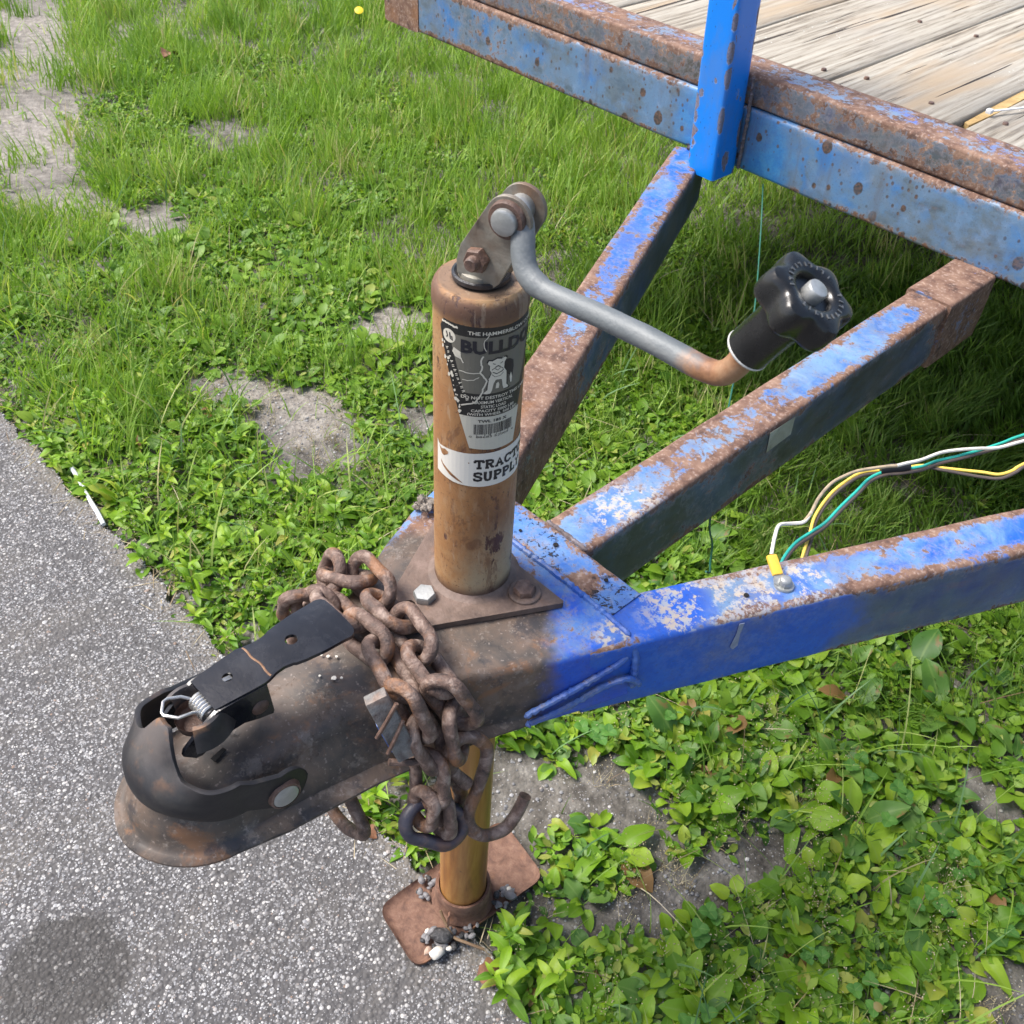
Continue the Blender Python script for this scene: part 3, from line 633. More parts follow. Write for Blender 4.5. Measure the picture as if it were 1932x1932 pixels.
# front cross beam and its rail
fb = beam('front_beam', (-996, 802, 78.2), (1080, 802, 78.2), 66, 80, M_beam, T, r=5, dz=.8)
beam('front_rail', (-996, 804, 119), (1080, 804, 119), 62, 39.6, M_rail, T, r=4, dz=.8)
for x in (-1042, 1126): beam('side_rail', (x, 768, 119), (x, 4200, 119), 90, 121, M_endrust, T, r=5, dz=1.2, step=40, sub=20)
for y in (1500, 2300, 3100, 3900): beam('cross_bearer', (-990, y, 70), (1075, y, 70), 50, 60, M_rail, T, r=3, step=60, sub=20)
# corner post, leaning slightly
beam('corner_post', (-352-8, 718, -6), (-352-8-58, 718-6, 900), 0.1, 0.1, M_post, T) if False else None
def post():
    cs = []
    b = MB(); hw, d, r = 22.5, 48, 4; pts = []
    def seg(p, q):
        n = max(2, int(math.dist(p, q)/6)); ln = math.dist(p, q)
        for i in range(n+1): t = ln*i/n; cs.append(((p[0]+(q[0]-p[0])*i/n, p[1]+(q[1]-p[1])*i/n), min(t, ln-t)))
    y0, y1 = 718, 766
    def arc(cx, cy, a0):
        for k in (1, 2): a = math.radians(a0+30*k); cs.append(((cx+r*math.cos(a), cy+r*math.sin(a)), 0))
    seg((-hw+r, y0), (hw-r, y0)); arc(hw-r, y0+r, -90); seg((hw, y0+r), (hw, y1-r)); arc(hw-r, y1-r, 0); seg((hw-r, y1), (-hw+r, y1)); arc(-hw+r, y1-r, 90); seg((-hw, y1-r), (-hw, y0+r)); arc(-hw+r, y0+r, 180)
    m = len(cs); n = 70; vs = []; ed = []
    for i in range(n+1):
        z = -6+920*i/n; cx = -352-.052*(z+6)
        for (c, e) in cs:
            k = 1+.012*mnoise.noise(Vector((c[0]*.04, c[1]*.04, z*.02)))
            vs.append((cx+c[0]*k, c[1]-.004*z, z)); ed.append(e*.001)
    fs = [(i*m+k, i*m+(k+1) % m, (i+1)*m+(k+1) % m, (i+1)*m+k) for i in range(n) for k in range(m)]+[tuple(range(m))[::-1], tuple(n*m+k for k in range(m))]
    b.add(vs, fs, ed); return b.build('corner_post', M_post, T)
post()
weld('weld_bead', [(-328, 765, 100), (-326.5, 766, 60), (-326, 766, 10), (-325, 765, 2)], 3.4, M_weldrust, T, 1)
weld('weld_bead', [(-376, 752, -3), (-384, 764, -2), (-392, 770, 4)], 4.5, M_weldrust, T, 2)
weld('weld_bead', [(-408, 762, 3), (-395, 760, 4), (-382, 757, 3)], 5, M_weldrust, T, 3)
weld('weld_bead', [(-328, 764, 104), (-329, 764, 118)], 3, M_weldrust, T, 4)
# planks: each board is its own part
def plank(x0, x1, y0, y1, z, th_, seed):
    R = random.Random(seed); b = MB(); n = 60; vs = []; nx = 8
    for i in range(n+1):
        y = y0+(y1-y0)*i/n
        for (ex, zz) in [(x0, z-th_)]+[(x0, z-2)]+[(x0+2+(x1-x0-4)*k/nx, z) for k in range(nx+1)]+[(x1, z-2), (x1, z-th_)]:
            wx = 1.6*mnoise.noise(Vector((ex*.02, y*.006, seed)))
            wz = 1.8*mnoise.noise(Vector((ex*.012, y*.004, seed+9)))-1.2*(abs((ex-(x0+x1)/2)/(x1-x0)*2)**2)
            vs.append((ex+wx, y+(6*mnoise.noise(Vector((ex*.08, 0, seed))) if i == 0 else 0), zz+(wz if zz > z-th_ else 0)))
    m = nx+5; fs = [(i*m+k, i*m+(k+1) % m, (i+1)*m+(k+1) % m, (i+1)*m+k) for i in range(n) for k in range(m)]+[tuple(range(m))[::-1], tuple(n*m+k for k in range(m))]
    b.add(vs, fs); return b.build('deck_plank', M_wood, T, sharp=50)
for (x, y) in ((-300, 880), (-330, 1180), (-248, 900), (-150, 890), (-245, 1190), (-60, 905), (50, 910), (-160, 1180)):
    b = MB(); b.lathe([(0, 1.2), (3, 1), (3.6, 0), (3.6, -2)], (x, y, 113.2), 10); b.build('nail_head', M_boltrust, T)
xs = [-985, -810, -635, -458, -276, -99.5]
for i in range(5): plank(xs[i]+2.6, xs[i+1]-2.6, 836.5+rnd.uniform(0, 3), 4180, 113-rnd.uniform(0, 1.5), 38, i+1)
xs = [-89, 92, 268, 445, 622, 799, 976]
for i in range(6): plank(xs[i]+2.6, xs[i+1]-2.6, 836.5+rnd.uniform(0, 3), 4180, 112-rnd.uniform(0, 1.5), 38, i+20)
b = MB(); b.plate([(-100, 885), (-92, 880), (-88, 960), (-90, 1120), (-97, 1130), (-103, 1010)], 6, lambda u, v, w_: (u, v, 100+w_+.02*(v-880)), step=30); b.build('split_board_edge', M_freshwood, T)
# small holes and marks on the members
for (x, y, r) in ((18, 72, 2.2), (70, 74, 1.8), (-12, 62, 1.4)):
    b = MB(); b.plate(circ(x, y, r, 10), .4, lambda u, v, w_: (u, v, 2.5+w_)); b.build('drilled_hole', M_dark, T)
b = MB(); b.plate(circ(150, 145, 2.1, 12), .4, lambda u, v, w_: (u, v, .9+w_)); b.build('drilled_hole', M_dark, T)
b = MB(); b.plate([(0, 0), (27, 1), (28, 23), (2, 25)], .3, lambda u, v, w_: (XC+W/2+.7+w_, 332+u*1.5, -5-v)); b.build('faded_tape', M_tape, T)
b = MB(); b.plate([(0, 0), (4, 0), (3, -12), (4, -26), (1, -30), (-2, -26), (0, -12)], .4, lambda u, v, w_: tuple(Vector(side_axis(1, 133+u))+Vector((math.cos(th), -math.sin(th), 0))*(W/2+.8+w_)+Vector((0, 0, v-5)))); b.build('paint_run', simple_metal('grey_paint_run', (.14, .18, .28), (.22, .26, .38), (.3, .34, .45), .5), T)
# ring-terminal screw on the right member
b = MB(); b.lathe([(0, 1), (7.5, 1), (8, .2), (8, -1)], (163, 176, 1.2), 20); b.build('washer', M_zinc, T)
b = MB(); b.lathe([(0, 6.5), (3, 6.5), (4.5, 5.5), (5, 4), (5, 0)], (163, 176, 2), 16); hexbolt(b, (163, 176, 2), 5.4, 3.6); b.build('screw', M_zinc, T)

# ---- coupler body: profile lofted along the tongue, then swept round the nose
ST = [ # y, cx, a, za, b_, zb, c, zc, e, ze
 (47, 12, 101, 3, 110, -2, 113, -48, 114, -58), (10, 10, 88, 3, 97, -2, 101, -46, 103, -57), (-25, 8.5, 73, 3, 82, -3.5, 88, -44, 92, -55), (-62, 6.5, 54, 3, 62, -4, 71, -42, 81, -53),
 (-100, 5, 39, 2, 48, -6, 58, -41, 71, -51.5), (-140, 4, 27, 1, 37, -8, 50, -38, 63.5, -49.5), (-175, 3, 20, -1, 32, -11, 45, -33, 60.5, -46), (-210, 1.5, 15, -3, 31, -11, 43, -29, 58, -43), (-243, 0, 14, -4, 33, -8, 42.3, -25, 52.5, -39)]
def prof(st):
    y, cx, a, za, b_, zb, c, zc, e, ze = st
    P = [(0, za), (a*.5, za), (a*.85, za-.3), (a+(b_-a)*.45, za-(za-zb)*.28), (b_-(b_-a)*.1, za-(za-zb)*.75), (b_+.6, zb-3), (b_+(c-b_)*.35, zb+(zc-zb)*.38), (b_+(c-b_)*.72, zb+(zc-zb)*.72), (c, zc), (c+(e-c)*.16, zc+(ze-zc)*.72), (c+(e-c)*.5, ze+2.0), (e, ze), (e+.5, ze-1.4), (e-.3, ze-3.2), (e-5, ze-3.4), (c-3, zc-5), (b_-5, zb-6), (a-2, za-6), (0, za-6)]
    return P
def coupler():
    b = MB(); cols = []
    S2 = []
    for i in range(len(ST)-1):
        n = max(2, int(abs(ST[i][0]-ST[i+1][0])/5))
        for j in range(n): t = j/n; S2.append(tuple(p+(q-p)*t for p, q in zip(ST[i], ST[i+1])))
    S2.append(ST[-1])
    path = [(s, 1, None) for s in S2]
    rings = []
    for s in S2: rings.append([(s[1]+x, s[0], z) for x, z in prof(s)])
    ns = 30; P = prof(ST[-1])
    for k in range(1, ns): a = math.pi*k/ns; sq = 1-.055*math.sin(2*a) if a < math.pi/2 else 1.; rings.append([(x*math.cos(a)*sq, -243-x*math.sin(a)*.95*sq, z) for x, z in P])
    for s in S2[::-1]: rings.append([(s[1]-x, s[0], z) for x, z in prof(s)])
    m = len(P); vs = [p for r in rings for p in r]
    vs = [Vector(p) for p in vs]; vs = [p+Vector((0, 0, .9*mnoise.noise(p*.03)+.35*mnoise.noise(p*.11))) for p in vs]
    fs = [(i*m+k, (i+1)*m+k, (i+1)*m+k+1, i*m+k+1) for i in range(len(rings)-1) for k in range(m-1)]
    ed = []
    for i in range(len(rings)):
        for k in range(m): ed.append(.001*min(abs(k-5)*6+1, abs(k-11.5)*4))
    b.add(vs, fs, ed); 
    bm_o = b.build('coupler', M_coupler, T, recalc=False, sharp=55)
    me = bm_o.data; bm = bmesh.new(); bm.from_mesh(me); bmesh.ops.remove_doubles(bm, verts=bm.verts, dist=1e-5); bmesh.ops.recalc_face_normals(bm, faces=bm.faces); bm.to_mesh(me); bm.free()
    return bm_o
cp = coupler()
b = MB(); b.plate([(7, -229), (11, -228), (8, -218), (5, -219)], .5, lambda u, v, w_: (u, v, -2.0+w_)); b.build('slot', M_dark, cp)
# lips and seams where the coupler is welded to the tongue
weld('weld_bead', [(-96, 50, 3), (-40, 49, 3.4), (10, 48, 3.6), (60, 49, 3.2), (118, 48, 1)], 3.6, M_weld, T, 5)
weld('weld_bead', [(121, 47, -4), (127, 48, -20), (128, 48, -50)], 4, M_weld, T, 6)
weld('weld_bead', [(96.5, -35, -44), (107, -5, -34), (116, 22, -25), (123, 44, -15)], 3.6, M_weld, T, 7)
weld('weld_bead', [(98, -34, -54), (109, -6, -47), (118, 20, -38), (127, 40, -34), (133, 52, -46)], 3.6, M_weld, T, 8)
weld('weld_bead', [(39, 84, -2), (41, 88, -30), (41, 88, -60)], 3.5, M_weld, T, 9)
weld('weld_bead', [(-7, 87, 1), (16, 87, 1.6), (38, 87, 1)], 3, M_weldrust, T, 10)
# ---- yoke (black strap round the nose, hood above)
def yoke():
    b = MB(); P = [(47.0, 3), (47.4, 8), (46.6, 12), (44.4, 16), (41.2, 19.5), (37.4, 23), (33.8, 26), (30.4, 29.5), (27.6, 34.5), (24.6, 39.5), (21.4, 44.5), (18, 49)]
    # cumulative length for clipping
    L = [0]
    for i in range(1, len(P)): L.append(L[-1]+math.dist(P[i], P[i-1]))
    def at(t):
        t *= L[-1]
        for i in range(1, len(P)):
            if t <= L[i]+1e-9: f = (t-L[i-1])/(L[i]-L[i-1]); return (P[i-1][0]+(P[i][0]-P[i-1][0])*f, P[i-1][1]+(P[i][1]-P[i-1][1])*f)
        return P[-1]
    cols = []
    def sst(x): x = max(0, min(1, x)); return x*x*(3-2*x)
    cx, cy = 1.5, -230
    def armcol(side_, y, lo, hi, x): return [(cx+side_*(x+.8*math.sin(k/14*math.pi)), y, lo+(hi-lo)*k/14) for k in range(15)]
    left = []; right = []
    for s_ in (1, -1):
        A = []
        pc, rr = -206, 18.5
        ys = [pc+rr*math.cos(math.radians(a)) for a in (2, 15, 30, 45, 60, 75, 90)]
        for j, y in enumerate(ys):
            dz = math.sqrt(max(0, rr*rr-(y-pc)**2)); A.append(armcol(s_, y, -11-dz, -11+dz, 51-(y-pc)*.10))
        for t in (.35, .7): A.append(armcol(s_, -206-24*t, -27+17.5*t, 7.5+9*t, 51-4.2*t))
        (right if s_ == 1 else left).extend(A)
    cols += right
    n = 44
    for k in range(n+1):
        th_ = math.pi*k/n; d = min(th_, math.pi-th_); dl = 13*(1-sst(math.degrees(d)/60)); tm = .31+.15*sst(math.degrees(d)/40)+.54*sst((math.degrees(d)-42)/34)
        c = []
        wg = 1-sst((math.degrees(d)-18)/34)
        for j in range(15): r, z = at(tm*j/14); r = r*(1-wg)+(47-.04*max(0, z))*wg; c.append((cx+r*math.cos(th_), cy-r*math.sin(th_), z-dl*(1-j/14)))
        cols.append(c)
    cols += left[::-1]
    m = 15; vs = [p for c in cols for p in c]; fs = [(i*m+k, (i+1)*m+k, (i+1)*m+k+1, i*m+k+1) for i in range(len(cols)-1) for k in range(m-1)]
    b.add(vs, fs); o = b.build('yoke', M_yoke, cp, sharp=70)
    md = o.modifiers.new('thick', 'SOLIDIFY'); md.thickness = .0035; md.offset = -.6
    md = o.modifiers.new('round', 'BEVEL'); md.width = .0011; md.segments = 2; md.limit_method = 'ANGLE'; md.angle_limit = .9
    # chimney: full collar on top
    b = MB(); b.lathe([(13.5, 36), (14, 46), (15.5, 49), (18, 48.5), (20, 45), (21.5, 40), (24, 33)], (cx, -229, 0), 40, a0=150, a1=390); o2 = b.build('socket_collar', M_yoke, cp)
yoke()
b = MB(); b.lathe([(0, 3.2), (6.6, 3.4), (8.6, 2.8), (9.2, .6), (9.2, -4)], (53.5, -206, -11), 28, axis=(1, -.1, .05)); b.build('pivot_bolt', M_zinc, cp)
b = MB(); b.lathe([(9, 3.0), (10.2, 2.6), (10.9, 0), (11.6, -2.2), (13.2, -3.2)], (53.5, -206, -11), 28, axis=(1, -.1, .05)); b.build('bolt_collar', M_boltrust, cp)
# lever: top plate + two cheeks
def lever():
    b = MB()
    def z_of(y): t = (y+221)/100.; return 51.3+1.5*math.sin(max(0, min(1, t))*3.1)
    def fn(u, v, w_):
        drop = .016*u*u*(.35 if v > -185 else .25)
        return (u+.5, v, z_of(v)+w_-drop-2.4)
    R = 6
    outl = [(-14, -221), (14, -221), (16.2, -200), (17.2, -188), (16.4, -184), (14.8, -178), (14.4, -172), (15.6, -166), (16.6, -164.5), (18, -158), (19.6, -145), (20, -131)]+circ(14.5, -126, 6, 6, 5, 90)+circ(-14.5, -126, 6, 6, 90, 175)+[(-20, -131), (-19.6, -145), (-18, -158), (-16.6, -164.5), (-15.6, -166), (-14.4, -172), (-14.8, -178), (-16.4, -184), (-17.2, -188), (-16.2, -200)]
    b.plate(outl, 2.8, fn, holes=[circ(0, -157, 4.2, 18), circ(-1, -203, 3.4, 14)], step=4.2)
    lv = b.build('latch_lever', M_lever, cp, sharp=50)
    for s_ in (1, -1):
        b = MB(); o = [(-221, 50), (-234, 42.5), (-245.5, 33), (-247, 29), (-240, 20.5), (-236, 19.5), (-224, 25), (-206, 26), (-196, 22), (-186.5, 19.5), (-185.5, 22), (-187, 50)]
        b.plate(o, 2.6, lambda u, v, w_: (s_*(13.2+w_+.055*(u+221)*(1 if u > -221 else .3))+.5, u, v), step=7); b.build('lever_cheek', M_lever, lv, sharp=50)
        b = MB(); b.lathe([(0, 1.6), (3.5, 1.4), (5.6, .6), (6, 0)], (s_*(17.2)+.5, -194, 32), 20, axis=(s_, 0, 0)); b.build('rivet', M_boltrust, lv)
    b = MB(); b.lathe([(0, 3), (3.4, 3), (4.6, 2), (5, 0)], (17+.2, -228, 33), 20, axis=(1, 0, 0)); b.lathe([(5, .8), (7, .4), (7.4, -.4)], (16.4, -228, 33), 20, axis=(1, 0, 0)); b.build('pin', M_zincrust, lv)
    b = MB(); 
    for d in (-1.3, 1.3): b.tube([(-1+d*.7, -209, 47.5), (-1+d*.7, -206, 51), (-1+d*.7, -201, 50), (-1+d*.7, -198, 46)], 1.1, 8)
    b.build('spring_leg', M_spring, lv)
    b = MB(); pts = []
    for k in range(6*14+1): a = 2*math.pi*k/14; pts.append((-4+k/14*2.6, -223+5.6*math.cos(a), 44+5.6*math.sin(a)))
    b.tube(pts, 1.25, 7); b.build('spring', M_spring, lv)
    b = MB(); b.tube([(-4, -226, 47), (-8, -231, 50), (-11.5, -238, 50.6), (-11, -241, 50.6), (-4.5, -245.5, 50.6), (-2, -245.5, 50.6), (5, -240, 50.4), (6.5, -232, 49.5), (7, -226, 46)], 1.05, 8); b.build('spring_clip', M_spring, lv)
    # dark weld line across the top plate
    b = MB(); b.tube([fn(x, -183+.5*math.sin(x*.4)+.06*x, 2.5) for x in range(-15, 16, 2)], .8, 6); b.build('rust_seam', simple_metal('seam_rust', (.12, .06, .03), (.24, .13, .07), (.33, .2, .12), .7, sc=200), lv)
lever()
b = MB(); b.lathe([(0, 30), (8, 30), (12, 34), (12.5, 40)], (1.5, -229, 0), 24); b.build('socket_cavity', M_boltrust, cp)

# ---- jack
prof_j = [(28.6, 3), (28.6, 60), (28.6, 120), (28.6, 180), (28.6, 238), (28.8, 240), (29.3, 242), (29.4, 247), (29.2, 250.5), (28.4, 253.2), (27.2, 255.2), (26, 256.2), (24.8, 256.3), (24, 255.9), (10, 256), (0, 256)]
b = MB(); P2 = []
for i in range(len(prof_j)-1):
    n = max(1, int(math.dist(prof_j[i], prof_j[i+1])/12)); P2 += [tuple(p+(q-p)*j/n for p, q in zip(prof_j[i], prof_j[i+1])) for j in range(n)]
P2.append(prof_j[-1]); b.lathe(P2, seg=72, noise_=.35); jack = b.build('jack', M_jack, T, sharp=32)
b = MB(); b.lathe([(28.4, 12), (30.5, 10.2), (33.5, 8.6), (36, 8.2)], seg=56); b.build('base_weld', M_flange, jack)
b = MB(); fl = [(68, 28), (67, 30), (-67, 30), (-68, 28), (-12, -78), (0, -88), (12, -78), (17, -66)]
b.plate(fl, 5.2, lambda u, v, w_: (u, v, 3.4+w_+.25*mnoise.noise(Vector((u*.04, v*.04, 0)))), step=8, holes=[circ(0, 0, 26.5, 30), circ(-4, -58, 5, 12), circ(-9, -57, 4, 10)][:2]); b.build('flange_plate', M_flange, jack, sharp=50)
for (x, y, m, w_, rot) in ((-2.7, -44.5, M_zinc, 0, 12), (42.5, 13.6, M_boltrust, 1, 25), (-42.5, 13.6, M_boltrust, 1, 5)):
    b = MB(); hexbolt(b, (x, y, 8.6+(1.6 if w_ else 0)), 8.4, 6.2, rot=rot, axis=(.04, -.08, 1)); b.build('bolt', m, jack)
    if w_: b = MB(); b.lathe([(6, 2.6), (11.5, 2.6), (12.2, 2), (12.3, .6), (12.3, 0)], (x, y, 8.4), 28); b.build('washer', M_flange, jack)
b = MB(); b.lathe([(25.2, -492), (25.3, -300), (25.2, -62)], seg=56); b.build('inner_tube', M_inner, jack)
b = MB(); b.lathe([(26.6, -488), (29.6, -487), (30.4, -489), (30.6, -505), (31.5, -514), (35, -519)], seg=48, noise_=.5); b.lathe([(25.4, -497), (26.8, -488)], seg=48); b.build('foot_collar', M_rustplate, jack)
def foot():
    b = MB(); c = [(-52, -79), (28, -90), (46, 84), (-40, 96)]; o = []
    for i in range(4):
        p = Vector(c[i]); a = (Vector(c[i-1])-p).normalized(); d = (Vector(c[(i+1) % 4])-p).normalized(); r = 16
        for t in range(6): t /= 5; q = (p+a*r)*(1-t)**2+p*2*t*(1-t)+(p+d*r)*t*t; o.append(tuple(q))
    cen = Vector((-6, 4))
    def fn(u, v, w_):
        e = 1e9
        for i in range(len(o)):
            a = Vector(o[i]); d = Vector(o[(i+1) % len(o)]); ab = d-a; t = max(0, min(1, (Vector((u, v))-a).dot(ab)/max(ab.length_squared, 1e-9))); e = min(e, (a+ab*t-Vector((u, v))).length)
        rim = max(0, 1-e/7.)
        return (u, v, -527+w_+5.5*rim*rim+.7*mnoise.noise(Vector((u*.03, v*.03, 1))))
    b.plate(o, 4, fn, step=5); return b.build('foot_plate', M_rustplate, jack, sharp=55)
foot()
b = MB(); b.plate([(0, 0), (11, 4), (13, 12), (6, 18), (-2, 12)], 3, lambda u, v, w_: (14+u*.7, -34-u*.7+w_, -505+v*.9)); b.build('collar_lug', M_rustplate, jack)
# crank: clevis ears, pins, arm, knob
e1 = Vector((.943, .332, 0)); en = Vector((.332, -.943, 0)); ez = Vector((0, 0, 1))
def ear(off):
    b = MB(); o = [(-10, 262), (-10.5, 270), (-8, 280)]+circ(21, 302, 13.8, 14, 152, -35)+[(25, 279), (17, 262), (14, 259), (-7, 259)]
    b.plate(o, 3.2, lambda u, v, w_: tuple(e1*u+en*(off+w_)+ez*v), step=5); q = b.build('clevis_ear', M_zincrust, jack, sharp=50)
    md = q.modifiers.new('round', 'BEVEL'); md.width = .0009; md.segments = 2; md.limit_method = 'ANGLE'; md.angle_limit = .9
ear(8.0); ear(-9.5)
b = MB(); b.lathe([(0, 6.2), (6.2, 6.2), (7.4, 5.4), (7.7, 4), (7.7, -26)], e1*21+en*12+ez*303, 28, axis=en); b.build('pivot_pin', M_zinc, jack)
b = MB(); b.lathe([(7.8, 3), (10.2, 2.8), (10.9, 1.5), (11, -1)], e1*21+en*12+ez*303, 28, axis=en); b.build('retaining_ring', M_boltrust, jack)
b = MB(); hexbolt(b, e1*4+en*11.8+ez*275, 7.6, 5.4, axis=en, rot=10); b.lathe([(0, 10.5), (3.4, 10.4), (4.2, 9.4), (4.4, 4)], e1*4+en*11.8+ez*275, 16, axis=en); b.build('clevis_nut', M_boltrust, jack)
b = MB(); b.lathe([(17.5, 258), (17.5, 260.4), (16, 261), (14.5, 260), (14, 259)], seg=40); b.build('dust_seal', M_soot, jack)
b = MB(); b.lathe([(0, 263), (11, 263), (13.2, 262), (13.8, 259)], (0, 0, 0), 32); b.build('crank_hub', M_zincrust, jack)
armp = [(18, 6, 303), (26, 4, 301), (32, 0, 295), (37, -4, 287), (44, -6.5, 280), (56, -7, 276.5), (75, -6, 277), (100, -5, 279), (130, -5, 281), (152, -5, 281.5), (164, -5, 282), (173, -5, 284.5), (179.5, -5, 292), (184, -5, 303), (190, -2, 316)]
b = MB(); P = smooth_path(armp, 5); b.tube(P, [6.8 if i < 25 else 6.2 for i in range(len(P))], 16, wob=.03); b.build('crank_arm', M_arm, jack)
kc = Vector((183.6, -5, 303)); ka = Vector((.485, .10, .865)).normalized()
def lobe(a, j): return 1+(.115*math.cos(6*a) if 5 <= j <= 9 else (.07*math.cos(6*a) if j in (4, 10) else 0))
b = MB(); b.lathe([(10, 0), (10.8, 0), (10.9, 4), (11.1, 22), (12, 27), (18, 29.5), (19.6, 32), (20, 36), (19.7, 41.5), (18.6, 44), (16, 45.2), (11.0, 45), (9.6, 43.8), (8.8, 41.4), (4, 41.2), (0, 41.2)], kc, 96, axis=ka, lobe=lobe); kn = b.build('knob', M_knob, jack, sharp=45)
b = MB(); b.lathe([(6, -.2), (10.9, -.5), (11.2, .2), (10.9, .8)], kc, 36, axis=ka); b.build('knob_rim', M_wireend, kn)
b = MB(); b.lathe([(5, 40.5), (5, 45.6), (4.5, 46.8), (3.6, 47.1), (0, 47)], kc, 28, axis=ka); b.build('knob_rivet', M_zinc, kn)
b = MB(); q = ka.to_track_quat('Z', 'Y').to_matrix()
for k in range(26):
    a = 2*math.pi*k/26
    if k % 13 in (11, 12): continue
    R3 = q @ Matrix.Rotation(a, 3, 'Z'); b.box(kc+R3 @ Vector((13.3, 0, 45.3)), (2.2, .6, .4), R3); 
    if k % 2: b.box(kc+R3 @ Vector((14, .7, 45.3)), (.6, 1.0, .4), R3)
b.build('knob_embossing', M_knobmark, kn)

# ---- printed labels on the jack tube (flat print, wrapped on the tube)
A0 = math.radians(-42.98); RJ = 28.6
def cyl(u, v, w_, base=.35):         # u = mm round the tube from the point facing the camera side, v = height
    a = A0+u/RJ; r = RJ+base+w_; return (r*math.cos(a), r*math.sin(a), v)
D = math.radians
def dg(deg): return D(deg)*RJ
def ribbon(b, pts, wd, base, thick=.08):
    P = [Vector(p) for p in pts]; n = len(P); L = []; Rr = []
    for i in range(n):
        t = (P[min(i+1, n-1)]-P[max(i-1, 0)]).normalized(); nn = Vector((-t.y, t.x)); L.append(P[i]+nn*wd/2); Rr.append(P[i]-nn*wd/2)
    vs = [cyl(p.x, p.y, 0, base) for p in L+Rr]; b.add(vs, [(i, i+1, n+i+1, n+i) for i in range(n-1)])
def poly(b, pts, base, step=3.): b.plate(pts, 0, lambda u, v, w_: cyl(u, v, 0, base), step=step)
def text2d(s, size, bold=.0, sx=1.):
    cu = bpy.data.curves.new('t', 'FONT'); cu.body = s; cu.size = size; cu.offset = bold; cu.resolution_u = 2; cu.align_x = 'LEFT'
    o = bpy.data.objects.new('t', cu); C.objects.link(o); bpy.context.view_layer.update()
    me = o.evaluated_get(bpy.context.evaluated_depsgraph_get()).to_mesh(); vs = [(v.co.x*sx, v.co.y) for v in me.vertices]; fs = [tuple(p.vertices) for p in me.polygons]
    o.to_mesh_clear(); bpy.data.objects.remove(o); bpy.data.curves.remove(cu); return vs, fs
def put_text(b, s, u0, v0, size, u1=None, bold=0., base=.5, rot=0., slope=0.):
    vs, fs = text2d(s, size, bold); w_ = max(v[0] for v in vs); sx = (u1-u0)/w_ if u1 is not None else 1.
    c, sn = math.cos(rot), math.sin(rot)
    b.add([cyl(u0+(x*sx)*c-y*sn, v0+(x*sx)*sn+y*c+slope*x*sx, 0, base) for x, y in vs], fs)
b = MB()
out_ = [(dg(-52.8), 234.6), (dg(-47), 240.5), (dg(-38), 241), (dg(0), 240.2), (dg(40), 239.8), (dg(80), 240.5), (dg(92), 234), (dg(60), 176), (dg(-22.6), 176.3), (dg(-38), 205)]
b.m = 0; poly(b, out_, .30)
b.m = 1; poly(b, [(dg(-38), 233), (dg(7), 233.4), (dg(82), 233.2), (dg(61), 194), (dg(20), 193.4), (dg(-17), 193.6)], .36)
b.m = 2; poly(b, [(dg(-22.8), 176.3), (dg(15), 176), (dg(62), 176), (dg(54), 149.2), (dg(23), 149.2), (dg(-8.8), 151)], .33)
b.m = 3
poly(b, circ(dg(-38), 230.5, 4.6, 20), .42)
put_text(b, 'THE HAMMERBLOW COMPANY', dg(-13.5), 235.1, 3.3, dg(100), .07, .58)
put_text(b, 'DO NOT DESTROY THIS LABEL', dg(-21), 189.6, 3.1, dg(76), .07, .58)
put_text(b, 'MAXIMUM VERTICAL', dg(-6.5), 186.2, 3.0, dg(47), .06, .58)
put_text(b, 'STATIC LOAD', dg(4), 182.9, 3.0, dg(37), .06, .58)
put_text(b, 'CAPACITY 5000 LBS', dg(-8), 179.9, 2.8, dg(50), .06, .58)
put_text(b, '(WITH WHEEL 500 LBS)', dg(-12.5), 177.1, 2.7, dg(56), .05, .58)
R6 = random.Random(6)
for k in range(13):      # worn-away lettering down the left margin
    u0, v0 = dg(-42.5)+k*1.15, 222-k*2.75; ribbon(b, [(u0, v0), (u0+R6.uniform(1.4, 2.2), v0+R6.uniform(.3, .9))], .5, .58); ribbon(b, [(u0+.3, v0-1), (u0+R6.uniform(1., 2.), v0+R6.uniform(-.6, .2))], .4, .58)
# torn scratches
for pts, wd in (([(dg(5), 221), (dg(2.5), 217), (dg(4.5), 213), (dg(2), 209), (dg(6.5), 206.5), (dg(10), 203), (dg(6), 197), (dg(4), 193), (dg(-3), 187), (dg(-20), 184)], 1.0), ([(dg(-23), 209), (dg(-8), 208.5), (dg(2), 209)], .6), ([(dg(-20), 203), (dg(-6), 203.5), (dg(1), 206)], .5), ([(dg(-32), 222), (dg(-22), 219), (dg(-18), 215)], .7), ([(dg(8), 224), (dg(5), 230), (dg(12), 236)], .5), ([(dg(12), 204), (dg(18), 210), (dg(30), 219)], .35)):
    rp = []
    for i in range(len(pts)-1):
        for t in range(4): t /= 4; rp.append((pts[i][0]+(pts[i+1][0]-pts[i][0])*t+rnd.uniform(-.3, .3), pts[i][1]+(pts[i+1][1]-pts[i][1])*t+rnd.uniform(-.3, .3)))
    rp.append(pts[-1]); ribbon(b, rp, wd, .70)
for k in range(26):      # flaked edge on the left
    t = rnd.random(); u = dg(-51+29*t)+rnd.uniform(-.4, 2.4); v = 228-50*t; r_ = rnd.uniform(.4, 1.5); poly(b, [(u+r_*rnd.uniform(.5, 1)*math.cos(a), v+r_*1.5*rnd.uniform(.5, 1)*math.sin(a)) for a in (0, 1, 2, 3, 4, 5)], .48)
for k in range(9): u = dg(-48+k*2.6); poly(b, [(u+rnd.uniform(.4, 1.3)*math.cos(a), 238.8-.35*k*.3+rnd.uniform(.4, 1.2)*math.sin(a)) for a in (0, 1, 2, 3, 4, 5)], .48)
